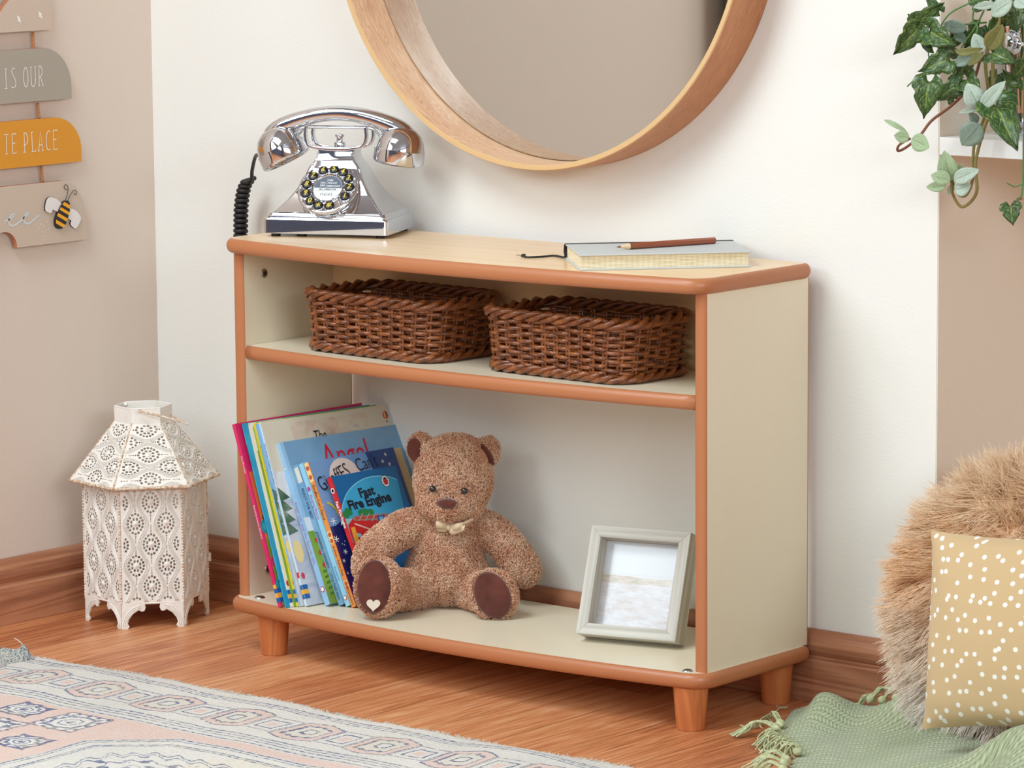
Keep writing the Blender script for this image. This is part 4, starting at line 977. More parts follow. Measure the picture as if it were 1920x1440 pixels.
me.materials.clear(); me.materials.append(FUR); me.name = 'bear_body'
for p in me.polygons: p.use_smooth = True
co = np.empty(len(me.vertices) * 3, np.float32); me.vertices.foreach_get('co', co); co = co.reshape(-1, 3)
body = bpy.data.objects.new('bear_body', me); C.objects.link(body); body.parent = tb
# keep bear sitting on the shelf
co[:, 2] = np.maximum(co[:, 2], .0008); me.vertices.foreach_set('co', co.ravel()); me.update()
me.calc_loop_triangles(); tri = np.empty(len(me.loop_triangles) * 3, np.int32); me.loop_triangles.foreach_get('vertices', tri); tri = tri.reshape(-1, 3)
def surf_sample(co, tri, N):
    a, b_, c = co[tri[:, 0]], co[tri[:, 1]], co[tri[:, 2]]; nn = np.cross(b_ - a, c - a); ar = np.linalg.norm(nn, axis=1); nn /= ar[:, None] + 1e-12
    idx = RNG.choice(len(tri), N, p=ar / ar.sum()); u = RNG.random((N, 2)); f = u.sum(1) > 1; u[f] = 1 - u[f]
    return a[idx] + (b_ - a)[idx] * u[:, :1] + (c - a)[idx] * u[:, 1:], nn[idx]
P_, N_ = surf_sample(co.astype(float), tri, 46000)
# patches kept free of curls: foot pads, inner ears, nose, eyes
def ell_mask(P, c, rx, rz, rot, dy):
    q = P - np.array(c); cr, sr = math.cos(rot), math.sin(rot)
    x = q[:, 0] * cr - q[:, 2] * sr; z = q[:, 0] * sr + q[:, 2] * cr
    return ((x / rx) ** 2 + (z / rz) ** 2 < 1) & (q[:, 1] < dy)
padL = TP(701, 1101, fl_d - .017); padR = TP(923, 1117, fr_d - .017)
m = ell_mask(P_, padL, .0225, .0355, .06, .016) | ell_mask(P_, padR, .0235, .0325, -.38, .016)
earL = TP(778, 844, -.006); earR = TP(911, 853, -.009)
m |= ell_mask(P_, earL, .0105, .0160, -.15, .006) | ell_mask(P_, earR, .0072, .0165, .55 * -1, .012)
nose = TP(838, 945, -.060); m |= ell_mask(P_, nose, .0105, .0058, 0, .02)
m |= (P_[:, 2] < .002)
P_, N_ = P_[~m], N_[~m]; N = len(P_)
rv = RNG.normal(size=(N, 3)); t1 = np.cross(N_, rv); t1 /= np.linalg.norm(t1, axis=1, keepdims=True); t2 = np.cross(N_, t1)
K = 8; s_ = np.linspace(0, 1, K)[None, :, None]; Hh = (.0046 + .0034 * RNG.random((N, 1, 1))); tw = RNG.uniform(4.5, 8.5, (N, 1, 1)) * RNG.choice([-1, 1], (N, 1, 1)); cr = RNG.uniform(.0009, .0020, (N, 1, 1)); ln = RNG.uniform(.0, .0045, (N, 1, 1))
pts = P_[:, None] + N_[:, None] * Hh * (s_ ** .8) * (1 - .25 * s_) + t1[:, None] * (ln * s_ + cr * (np.cos(tw * s_) - 1)) + t2[:, None] * cr * np.sin(tw * s_)
pts[..., 2] = np.maximum(pts[..., 2], .0006)
Vv, Ff = tubes_np(pts, rv, np.array([.00046, .0005, .0005, .0005, .00048, .00045, .0004, .0002]))
fu_ = mesh_np('fur', Vv, Ff, STR, body); fu_['kind'] = 'stuff'
SUEDE = Mat('brown_suede', (92, 46, 36), .85, spec=.2, sheen=.5); SUEDE.color(SUEDE.ramp(SUEDE.noise(40, detail=3), [(.3, (78, 36, 28)), (.7, (106, 54, 42))])); SUEDE = SUEDE.m
def pad(name, c, rx, rz, rot, dome=.003, th=.008, out=None, mat=SUEDE):
    T = Matrix.Translation(c) @ Matrix.Rotation(rot, 4, 'Y'); p = MB(); n = 32; rings = []
    sh = out or (lambda a: 1)
    for f, y in ((1.0, th), (1.0, .0), (.94, -dome * .35), (.7, -dome * .8), (.35, -dome), (.02, -dome * 1.05)):
        rings.append([(rx * f * sh(2 * PI * k / n) * math.cos(2 * PI * k / n), y, rz * f * sh(2 * PI * k / n) * math.sin(2 * PI * k / n)) for k in range(n)])
    p.loft(rings, 0, True, True, False, T); o = p.build(name, mat, tb); return o, T
pl, TL_ = pad('foot_pad', padL, .0225, .0360, .06); pr, TR_ = pad('foot_pad', padR, .0232, .0325, -.38)
h = MB(); Th = TL_ @ Matrix.Translation((.0005, -.0040, -.0230)) @ Matrix.Rotation(PI / 2, 4, 'X'); h.prism(heart((0, 0), .0098), 0, .0014, 0, Th); h.build('heart_patch', Mat('cream_felt', (226, 214, 196), .9).m, pl)
pad('inner_ear', earL, .0108, .0162, -.15, .001, .006); pad('inner_ear', earR, .0070, .0165, .55 * -1, .001, .010)
pad('nose', nose, .0128, .0074, 0, .005, .010, lambda a: 1.0 + .10 * math.cos(2 * a) if math.sin(a) > 0 else .96)
EYE = flat((10, 9, 10), .05, 1)
for (x, y) in ((811, 916.5), (871, 920.5)):
    e = MB(); c = TP(x, y, -.0535); ball(e, c, (.0047, .0042, .0047), 10); e.build('eye', EYE, tb)
e = MB(); e.tube(bez([TP(838, 957, -.063), TP(838, 966, -.0635), TP(839, 976, -.060)], 4), .0005, 0, 6); e.build('mouth_stitch', flat((70, 40, 34), .8), tb)
SAT = Mat('cream_satin_ribbon', (216, 190, 154), .4, sheen=.4).m
bw = MB()
def ribbon3(path, wdt, side=(0, 0, 1), th=.0007):
    P = bez(path, 4); rg = []
    for p in P:
        s = Vector(side); rg.append([tuple(p + s * wdt / 2 + Vector((0, -th, 0))), tuple(p - s * wdt / 2 + Vector((0, -th, 0))), tuple(p - s * wdt / 2 + Vector((0, th, 0))), tuple(p + s * wdt / 2 + Vector((0, th, 0)))])
    bw.loft(rg, 0, True, True, True)
ribbon3([TP(841, 986, -.048), TP(829, 984, -.055), TP(818, 984, -.052), TP(821, 990, -.048), TP(838, 990, -.048)], .0100, (-.1, 0, 1))
ribbon3([TP(842, 989, -.049), TP(856, 988, -.056), TP(868, 986, -.053), TP(860, 993, -.049), TP(845, 991, -.048)], .0100, (.25, 0, 1))
ribbon3([TP(843, 991, -.050), TP(850, 997, -.054), TP(871, 990, -.054)], .0085, (.25, 0, 1))
ribbon3([TP(860, 986, -.050), TP(875, 979, -.047), TP(888, 972, -.036)], .0045, (0, 0, 1))
ball(bw, TP(841, 989, -.051), (.0032, .003, .0042), 8); bw.build('ribbon_bow', SAT, tb)
# ------------------------------------------------------------------ pierced metal lantern
LW = Mat('distressed_white_metal', (226, 216, 202), .55); LW.color(LW.ramp((LW.noise(70, detail=4, rough=.7) * .7 + LW.noise(700, detail=2) * .3).clamp(), [(.3, (218, 202, 184)), (.42, (236, 228, 218)), (.75, (244, 240, 234))])); LW = LW.m
LE = Mat('worn_gilt_edge', (196, 156, 116), .6); LE.color(LE.ramp(LE.noise(240, detail=3), [(.38, (186, 140, 98)), (.55, (226, 212, 194))])); LE = LE.m
lan = thing('lantern', 'hexagonal white pierced-metal lantern on scroll feet in the room corner', 'lantern', (-.256, -.166, 0))
# in its own frame: hexagon with a flat side facing -y after this rotation
lan.rotation_euler = (0, 0, math.radians(51))
HS, AP = .089, .089 * math.sqrt(3) / 2
def holes(w0, w1, h, margin=.0028, px_=.044, pz=.0305, cx0=.0, z0=.0, rot=False):
    """pierced lace pattern: pointed medallions in staggered columns between wavy cords"""
    hs = []; deco = []
    def inside(x, z, r):
        wz = w0 + (w1 - w0) * z / h; return abs(x) < wz / 2 - margin - r and margin + r < z < h - margin - r
    def hole(x, z, rx, rz, a=0):
        X, Z_ = (z, x) if rot else (x, z)
        if rot: rx, rz, a = rz, rx, a
        if inside(X, Z_, max(rx, rz)): hs.append((X, Z_, rx, rz, -a if rot else a))
    R = range(-6, 14)
    for j in R:
        for i in range(-5, 6):
            cx_ = cx0 + i * px_ + (j % 2) * px_ / 2; cz = z0 + j * pz
            for k in range(8):                               # inner ring
                a = 2 * PI * (k + .5) / 8; hole(cx_ + .0062 * math.cos(a), cz + .0072 * math.sin(a), .0016, .0024, 0)
            for k in range(16):                              # outer pointed ring
                a = 2 * PI * k / 16; q = 1 + .20 * max(0, abs(math.sin(a)) - .75) / .25
                hole(cx_ + .0108 * math.cos(a), cz + .0122 * q * math.sin(a), .0019, .0020)
            for k, r in ((.0186, .0012), (.0210, .0009), (.0232, .0008), (.0253, .0008), (.0274, .0008)):
                for s in (1, -1):
                    hole(cx_, cz + s * k, r * 1.1, r * .9)
            deco.append((cx_, cz))
    return hs, deco
def pierced(w0, w1, h, name, rot=False, cx0=0, z0=0, **kw):
    hs, deco = holes(w0, w1, h, rot=rot, cx0=cx0, z0=z0, **kw)
    outer = [(-w0 / 2, 0), (w0 / 2, 0), (w1 / 2, h), (-w1 / 2, h)]
    # strips keep the triangulation light
    b = MB(); loops = [[Vector((x, z, 0)) for x, z in outer]]; allp = list(outer)
    for (x, z, rx, rz, a) in hs:
        n = 8; lp = [(x + rx * math.cos(2 * PI * k / n), z + rz * math.sin(2 * PI * k / n)) for k in range(n)][::-1]
        loops.append([Vector((p, q, 0)) for p, q in lp]); allp += lp
    tri = tessellate_polygon(loops)
    def up(t):
        a, q, c = (allp[k] for k in t)
        return t if (q[0] - a[0]) * (c[1] - a[1]) - (q[1] - a[1]) * (c[0] - a[0]) > 0 else t[::-1]
    fs = [up(t) for t in tri]
    b.add([(x, 0, z) for x, z in allp], fs); 
    def inside(x, z, r=.0):
        wz = w0 + (w1 - w0) * z / h; return abs(x) < wz / 2 - r and r < z < h - r
    # raised wavy cords and rosettes on the outer face
    px_ = kw.get('px_', .044); pz = kw.get('pz', .0305)
    lines = []
    for i in range(-6, 7):
        for s in (1, -1):
            for off in (.0040, .0062, .0084):
                ln = []
                for k in range(-40, 200):
                    z = z0 + k * .0022; x = cx0 + i * px_ + s * (px_ / 4) + s * 0
                    wv = math.cos(PI * (z - z0) / pz); bow = .0075 * wv
                    # cord follows the medallion of its own column, bulging where that column has one
                    ln.append((cx0 + i * px_ + s * (off + .0115 * .5 * (1 + wv) * 1.0), z))
                lines.append(ln)
    for ln in lines:
        run = []
        for p in ln + [None]:
            if p is not None:
                X, Z_ = (p[1] - h * 0, p[0]) if False else ((p[1], p[0]) if rot else p)
                if inside(X, Z_, .0012): run.append((X, -.0006, Z_)); continue
            if len(run) > 3: b.tube(run, .00062, 0, 4, True, False)
            run = []
    for (cx_, cz) in deco:
        X, Z_ = (cz, cx_) if rot else (cx_, cz)
        if inside(X, Z_, .004):
            b.lathe([(.0034, 0), (.0032, .0008), (.0022, .0011), (.0014, .0016), (.0002, .0017)], 0, 12, T=Matrix.Translation((X, 0, Z_)) @ Matrix.Rotation(PI / 2, 4, 'X'))
            b.lathe([(.0007, .0016), (.0001, .0022)], 1, 6, T=Matrix.Translation((X, 0, Z_)) @ Matrix.Rotation(PI / 2, 4, 'X'))
    return b.mesh(name, [LW, LE])
BZ0, BZ1 = .036, .2035
side_me = pierced(HS - .001, HS - .001, BZ1 - BZ0, 'pierced_panel', cx0=.0, z0=.0245)
RE, RT = .1080, .0400                                   # roof: eave and collar corner radii
slope = math.hypot((RE - RT) * math.sqrt(3) / 2, .0850)
roof_me = pierced(RE - .001, RT - .001, slope, 'pierced_roof', rot=True, cx0=.012, z0=.0, pz=.0300, px_=.040)
RZ0 = .2060; lean_r = math.atan2((RE - RT) * math.sqrt(3) / 2, .0850)
for k in range(6):
    A = k * PI / 3
    o = bpy.data.objects.new('pierced_panel', side_me); C.objects.link(o); o.parent = lan
    o.matrix_local = Matrix.Rotation(A, 4, 'Z') @ Matrix.Translation((0, -AP, BZ0))
    sd = o.modifiers.new('s', 'SOLIDIFY'); sd.thickness = .0006; sd.offset = 0
    o = bpy.data.objects.new('pierced_roof_panel', roof_me); C.objects.link(o); o.parent = lan
    o.matrix_local = Matrix.Rotation(A, 4, 'Z') @ Matrix.Translation((0, -RE * math.sqrt(3) / 2, RZ0)) @ Matrix.Rotation(-lean_r, 4, 'X')
    sd = o.modifiers.new('s', 'SOLIDIFY'); sd.thickness = .0006; sd.offset = 0
    # corner post with bead moulding
    c = A - PI / 3; cx_, cy_ = HS * math.cos(c), HS * math.sin(c)
    p = MB(); p.tube([(cx_, cy_, BZ0 - .004), (cx_, cy_, BZ1)], .0016, 1, 6)
    for q in range(40): ball(p, (cx_ * 1.006, cy_ * 1.006, BZ0 + .002 + q * .0042), (.0017, .0017, .0012), 4)
    p.build('corner_post', [LW, LE], lan)
    # scroll foot: two brackets meeting at the corner
    f = MB()
    for sgn_ in (1, -1):
        a0 = A - PI / 3; d = Vector((math.cos(a0 + sgn_ * 2 * PI / 3), math.sin(a0 + sgn_ * 2 * PI / 3), 0)); o_ = Vector((cx_, cy_, 0))
        outp = [(0, .0), (.0085, .0), (.0110, .003), (.0085, .0075), (.0105, .014), (.0165, .0215), (.0245, .0265), (.0285, .0245), (.0325, .0250), (.0345, .0300), (.033, .0370), (0, .0370)]
        T = Matrix(((d.x, 0, math.cos(a0 + sgn_ * PI / 6), cx_), (d.y, 0, math.sin(a0 + sgn_ * PI / 6), cy_), (0, 1, 0, 0), (0, 0, 0, 1)))
        if T.determinant() < 0: pass
        f.prism(outp, -.0012, .0010, 0, T, 1)
        for i, (o1_, rr_) in enumerate(((.0, .0009), (.0030, .0009), (.0058, .0009))):
            cv = bez([(.0018 + o1_ * .9, .003 + o1_ * .2, .0012), (.0022 + o1_ * .85, .010 + o1_ * .1, .0012), (.0065 + o1_ * .9, .0195 - o1_ * .1, .0012), (.0150 + o1_, .0290 - o1_ * .5, .0012), (.0270, .0335 - o1_ * .9, .0012)], 5)
            f.tube([tuple(T @ v) for v in cv], rr_, 0, 5); f.tube([tuple(T @ Vector((v.x, v.y, -v.z - .0002))) for v in cv], rr_, 0, 5)
    f.build('scroll_foot', [LW, LE], lan)
def hexring(b, R, z, mat=0, w_=.0016, t=.003):
    pts = [(R * math.cos(k * PI / 3), R * math.sin(k * PI / 3), z) for k in range(6)]
    for k in range(6): b.tube([pts[k], pts[(k + 1) % 6]], w_, mat, 6, flat_=t / w_)
b = MB(); hexring(b, HS, BZ0, 0, .0010, .0015); b.build('bottom_rim', [LW, LE], lan)
b = MB(); hexring(b, RE, RZ0, 1, .0022, .0024); hexring(b, HS + .002, BZ1 + .001, 0, .0016, .003)
b.loft([[(R * math.cos(k * PI / 3), R * math.sin(k * PI / 3), z) for k in range(6)] for R, z in ((HS - .004, BZ1 + .001), (RE, RZ0 - .001))], 0, False, True, False)
b.build('eave', [LW, LE], lan)
b = MB(); zc0 = RZ0 + .0850
for R, R2 in ((RT + .0015, RT + .0020), (RT - .0002, RT + .0003)):
    b.loft([[(r * math.cos(k * PI / 3), r * math.sin(k * PI / 3), z) for k in range(6)] for r, z in ((R, zc0 - .001), (R2, zc0 + .0205))], 0, False, True, False)
hexring(b, RT + .0014, zc0 + .0205, 0, .0009, .0012); b.build('collar', [LW, LE], lan)
for k in range(6):
    a = k * PI / 3; r = MB(); r.tube([(RE * math.cos(a), RE * math.sin(a), RZ0), (RT * math.cos(a), RT * math.sin(a), zc0)], .0013, 1, 6); r.build('roof_rib', [LW, LE], lan)
b = MB(); b.prism([((HS - .003) * math.cos(k * PI / 3), (HS - .003) * math.sin(k * PI / 3)) for k in range(6)], BZ0 - .001, BZ0 + .0005); b.build('floor_plate', LW, lan)
Li = (Matrix.Translation((-.256, -.166, 0)) @ Matrix.Rotation(math.radians(51), 4, 'Z')).inverted()
# bail handle folded over to the right
hp = [at(236, 755, 'y', -.150), at(293, 769, 'y', -.215)]
a1 = Li @ Vector((-.254 - .0355 * math.cos(.2), -.178 + .0200, zc0 + .0195)); a2 = Li @ Vector((-.254 + .0300, -.178 - .0260, zc0 + .0190))
tip = Li @ at(350, 794, 'y', -.165); b = MB(); b.tube(bez([a2, (a2 + tip) / 2 + Vector((0, 0, .001)), tip], 6), .0016, 0, 6)
a3 = Li @ at(318, 772, 'y', -.14); b.tube(bez([tip, tip + Vector((.0, .004, -.001)), a3 + Vector((0, 0, -.004)), a3], 6), .0012, 0, 6); b.build('bail_handle', LE, lan); b = MB(); ball(b, a2, (.003, .003, .003), 6); b.build('handle_rivet', LE, lan); b = MB(); ball(b, Li @ at(236, 758, 'y', -.17), (.0035, .0035, .0035), 6); b.build('handle_rivet', LW, lan)
for z in (.165, .085):
    c = 2 * PI / 3 - PI / 3 * 0; q = Li @ at(393, 930 if z > .1 else 1065, 'y', -.10); b = MB(); a = PI / 3 * 0
    cx_, cy_ = HS * math.cos(0), HS * math.sin(0); b.tube([(cx_ + .003, cy_, z - .006), (cx_ + .003, cy_, z + .006)], .0022, 0, 8); b.build('hinge', LW, lan)

# ------------------------------------------------------------------ rug
RM = Mat('rug_wool', (222, 222, 218), .95, spec=.1, sheen=.2); X, Y, Z = RM.xyz()
n1 = (RM.noise(18, detail=3) - .5); n2 = (RM.noise(230, (1, 1, 1), 2) - .5); n3 = (RM.noise(420, (.35, 1, 1), 2, .7) - .5); big = RM.noise(5, detail=3)
wX, wY = X + n1 * .012 + n2 * .004, Y + n1 * .012 + n2 * .004
dt = (wY * -1 - .470); dl = wX + .225; D_ = dt.mn(dl)
def ln(v, c, w_): return (v - c).abs().lt(w_ * 1.35)
lines_ = ln(D_, .022, .0014).mx(ln(D_, .029, .0009)).mx(ln(D_, .036, .0009)).mx(ln(D_, .160, .0014)).mx(ln(D_, .169, .0011)).mx(ln(D_, .178, .0011)).mx(ln(D_, .190, .0012))
cream = (222, 222, 216); pink = (220, 182, 168); blue = (70, 86, 128); grey = (128, 126, 122); sand = (214, 196, 160)
# border band motifs between .045 and .150
u = wX.mx(wY * -1 - .45) * 1.0
u = wX; bandm = D_.band(.044, .152); bv = (D_ - .098)
cell = (u / .125).fr() - .5; dia = (cell.abs() * .125).mx(bv.abs()) + ((cell.abs() * .125) * .35); 
m1 = (dia - .046).abs().lt(.0016) + (dia - .030).abs().lt(.0013) + (dia - .012).abs().lt(.0022)
hook = ((dia * 260).sin().gt(.55)) * ((cell * 60).sin().gt(.2)) * dia.band(.016, .043)
cell2 = ((u / .125 + .5).fr() - .5); dia2 = (cell2.abs() * .125 * 1.2).mx(bv.abs()); m2 = (dia2 - .018).abs().lt(.0018) + (dia2 - .030).abs().lt(.0010)
bm_ = bandm * (m1 + m2 + hook).clamp(); pinkb = bandm * (dia.band(.031, .045) + dia2.lt(.009)).clamp(); sandb = bandm * dia.band(.013, .028) * .6
# field
field = D_.gt(.196)
oc = ((.250 - wX).mx((wY + .690))).mx(((.250 - wX) + (wY + .690)) * .707 + .062)       # >0 outside the octagon medallion
oin = oc.lt(0)
ol = ln(oc, -.004, .0016).mx(ln(oc, -.012, .001)).mx(ln(oc, -.030, .0014)).mx(ln(oc, -.036, .001))
zz = oc + (((wX + wY) * 160).sin() * .006); ol2 = (ln(zz, -.075, .0013) + ln(zz, -.085, .001) + ln(zz, -.110, .0013) + ln(zz, -.135, .001)).clamp()
hook2 = ((wX * 150).sin() * (wY * 170).sin()).gt(.45) * oc.band(-.20, -.088) * RM.noise(60).gt(.46)
def motif(cx_, cy_, r=.047):
    a = ((wX - cx_).abs()).mx((wY - cy_).abs()) + (((wX - cx_) * 90).sin() * ((wY - cy_) * 90).sin()).abs() * .006; st = (((wX - cx_) * 320).sin() * ((wY - cy_) * 320).sin())
    return ((a - r).abs().lt(.0022) + (a - r * .72).abs().lt(.0022) * .8 + a.lt(.006) + (a - r * .4).abs().lt(.0016) + st.gt(.3) * a.band(r * .72, r) * .9).clamp(), a.lt(r * .9)
mm, mi_ = motif(.162, -.716, .040)
for cx_, cy_, r in ((.066, -.708, .030), (.190, -.826, .030), (.085, -.800, .045), (.10, -.93, .045), (.19, -.95, .04), (.03, -.88, .04)):
    a, c_ = motif(cx_, cy_, r); mm = mm.mx(a); mi_ = mi_.mx(c_)
outf = field * oin.lt(.5)
wear = (RM.noise(34, detail=5, rough=.75) * .9 + RM.noise(300, (.5, 1, 1), 2, .8) * .5); wk = ((wear - .50) * 6).clamp()
dash = ((wX * 420 + wY * 60).sin() * .5 + .5) * .55 + .45
base = RM.ramp(big * .6 + n3 * .5 + .25, [(.3, (198, 194, 186)), (.6, (220, 214, 205)), (.8, (228, 221, 210))])
c1 = RM.mix((outf * .75 + pinkb * .7) * (wk * .5 + .5), base, pink); c2 = RM.mix(outf * mi_ * .8, c1, cream); c2 = RM.mix(sandb * .5 + oin * field * big.gt(.55) * .25, c2, sand)
ink = (lines_ * dash + bm_ * .85 + outf * mm * .95 + field * oin * (ol * dash + ol2 * .8 + hook2 * .8)).clamp() * (wk * .55 + .45) * D_.gt(.012) * (RM.noise(330, (.45, 1, 1), 1) * 4.2 - 1.1).clamp() * 1.3
inkc = RM.mix(RM.noise(14, detail=2).gt(.52) * .6, blue, grey)
RM.color(RM.mix(ink.clamp() * .95, c2, inkc)); RM.bump(n3 + n2 * .8 + ink * -.15, .0030, .8)
rb_ = MB(); nx, ny = 260, 130; X0, X1, Y0, Y1 = -.225, 1.65, -.470, -1.65
def rz(x, y):
    e = min(1, (-.470 - y) / .03); w1 = .0035 * math.sin(x * 9 + .6) + .0025 * math.sin(x * 17 + 2); return .0075 + max(0, w1 * math.exp(-max(0, -.47 - y) / .12) * e * 1.6) + .0008 * math.sin(x * 31 + y * 17)
def edge_y(x): return .0045 * math.sin(x * 9) + .0035 * math.sin(x * 23 + 1) + .0012 * math.sin(x * 80)
pv = []; 
for j in range(ny + 1):
    t = (j / ny) ** 1.4
    for i in range(nx + 1):
        x = X0 + (X1 - X0) * i / nx; y = Y0 + (Y1 - Y0) * t + edge_y(x) * max(0, 1 - t * 6)
        pv.append((x, y, rz(x, y) if j else .0065))
fc = [(j * (nx + 1) + i + 1, j * (nx + 1) + i, (j + 1) * (nx + 1) + i, (j + 1) * (nx + 1) + i + 1) for j in range(ny) for i in range(nx)]
rb_.add(pv, fc, 0, True)
for (rng, rev) in (([i for i in range(nx + 1)], False), ([j * (nx + 1) for j in range(ny + 1)], True)):
    q = [pv[k] for k in rng]; rb_.loft([q, [(x, y, .0006) for x, y, z in q]] if not rev else [[(x, y, .0006) for x, y, z in q], q], 0, False, False, False)
rug = rb_.build('area_rug', RM.m); tag(rug, 'faded cream, blue and pink patterned rug with worn edge lying on the wood floor', 'rug')
# woolly edge: short tufts along the visible border, and the folded-up woven corner with a loose thread
N = 5200; xs = RNG.uniform(X0, 1.3, N); ys = np.array([-.470 + edge_y(x) for x in xs]) + RNG.normal(0, .0022, N) - .001
pt0 = np.stack([xs, ys, np.full(N, .0035) + RNG.random(N) * .004], 1); dr = np.stack([RNG.normal(0, .5, N), .6 + RNG.random(N) * .5, RNG.normal(.25, .35, N)], 1); dr /= np.linalg.norm(dr, axis=1, keepdims=True)
Ls = RNG.uniform(.0018, .0048, N); tt = np.linspace(0, 1, 4)[None, :, None]; pp = pt0[:, None] + dr[:, None] * Ls[:, None, None] * tt; pp[..., 2] = np.maximum(pp[..., 2], .0006)
WOOL = Mat('undyed_wool', (222, 220, 210), .95).m
v1, f1 = tubes_np(pp, RNG.normal(size=(N, 3)), np.array([.0005, .0005, .0004, .0002])); fr_o = mesh_np('wool_edging', v1, f1, WOOL, rug); fr_o['kind'] = 'stuff'
cn = MB(); A_, B_, C_, D2 = at(-12, 1224, 'z', .012), at(44, 1207, 'z', .030), at(66, 1236, 'z', .007), at(-12, 1250, 'z', .007)
G_ = 14; pv = []
for j in range(G_ + 1):
    for i in range(G_ + 1):
        s, t = i / G_, j / G_; p = A_ * (1 - s) * (1 - t) + B_ * s * (1 - t) + C_ * s * t + D2 * (1 - s) * t; pv.append((p.x, p.y, p.z + .004 * math.sin(s * 6) * (1 - t) + random.uniform(-.0004, .0004)))
cn.add(pv, [(j * (G_ + 1) + i, (j + 1) * (G_ + 1) + i, (j + 1) * (G_ + 1) + i + 1, j * (G_ + 1) + i + 1) for j in range(G_) for i in range(G_)], 0, True)
CWm = Mat('woven_rug_end', (180, 178, 166), .95); cv_ = CWm.voro(420); CWm.color(CWm.ramp(cv_, [(.2, (204, 202, 190)), (.6, (158, 158, 148)), (.8, (90, 98, 120))])); CWm.bump(cv_, .001)
co_ = cn.build('woven_corner', CWm.m, rug); sd = co_.modifiers.new('s', 'SOLIDIFY'); sd.thickness = .003; lab(co_, 'grey woven rug end turned up at the corner')
th = MB(); th.tube(bez([at(43, 1209, 'z', .030), at(38, 1204, 'z', .034), at(33, 1200, 'z', .036), at(27, 1197, 'z', .037)], 5), .0006, 0, 5); th.build('loose_thread', WOOL, rug)
# ------------------------------------------------------------------ alcove shelf, silver vase, trailing plant
sh = MB().box((XR + .0014, .0005, .7225), (1.78, RD - .001, .7447)).build('alcove_shelf', WHITE_GLOSS, bevel=.0006)
tag(sh, 'white shelf in the alcove beyond the edge of the white wall', 'shelf')
vp = at(1914, 252, 'z', .7447)
vx, vy = vp.x, max(vp.y, .045)
vs = thing('silver_vase', 'mirror-bright silver vase holding the trailing plant on the alcove shelf', 'vase', (vx, vy, .7448))
b = MB(); b.lathe([(.0300, 0), (.0335, .002), (.0325, .007), (.0285, .012), (.0295, .030), (.0320, .070), (.0345, .110), (.0362, .1385), (.0368, .1400), (.0355, .1400), (.0330, .108), (.0270, .03), (.002, .028)], 0, 48)
o = b.build('vase_body', CHROME, vs)
kp = at(1888, 79, 'y', vy - .048); kq = at(1903, 83, 'y', vy - .040)
for q in (kp, kq):
    k = MB(); T = Matrix.Translation(Vector((q.x - vx, q.y - vy, q.z - .7448))) @ Vector((-.35, -.93, .05)).to_track_quat('Z', 'Y').to_matrix().to_4x4()
    k.lathe([(.0004, .0045), (.006, .0040), (.0105, .0026), (.0126, 0), (.0118, -.0016), (.006, -.0022), (.0024, -.004), (.0024, -.012)], 0, 28, T=T); k.build('knob', CHROME, vs)
pl_ = thing('trailing_plant', 'trailing ivy and eucalyptus plant spilling from the silver vase', 'plant', (vx, vy, .765))
PO = Vector((vx, vy, .765))
IV = Mat('ivy_leaf', (60, 96, 40), .34, coat=.3, coords='UV'); X, Y, Z = IV.xyz()
vein = ((X - .5).abs() * 9).mn(((((X - .5).abs() * 1.2 - Y + .12) * 4.2).fr() - .5).abs() * 7).clamp(); nz = IV.noise(9, detail=4, rough=.7)
IV.color(IV.mix((vein.lt(.30) * .45 + nz.gt(.56) * .30), IV.ramp(nz, [(.3, (30, 58, 26)), (.55, (58, 94, 36)), (.75, (104, 134, 56))]), (156, 170, 84))); IV.bump(vein + nz, .001); IV = IV.m
def euc(name, c1, c2, mid):
    m = Mat(name, c1, .6, sheen=.1, coords='UV'); X, Y, Z = m.xyz(); n = m.noise(6, detail=3)
    m.color(m.mix((X - .5).abs().lt(.018) * Y.lt(.85) * .8, m.ramp(n, [(.3, c2), (.7, c1)]), mid)); return m.m
EU1 = euc('eucalyptus_leaf_pale', (184, 198, 182), (158, 176, 158), (96, 116, 100)); EU2 = euc('eucalyptus_leaf_grey', (134, 154, 138), (116, 136, 122), (80, 96, 84)); EU3 = euc('eucalyptus_leaf_olive', (132, 132, 74), (112, 112, 60), (86, 80, 46)); EU4 = euc('eucalyptus_leaf_green', (166, 184, 144), (142, 164, 122), (96, 116, 80))
STEM = flat((132, 116, 58), .6); STEMG = flat((88, 126, 66), .6); STEMR = flat((130, 78, 52), .6)
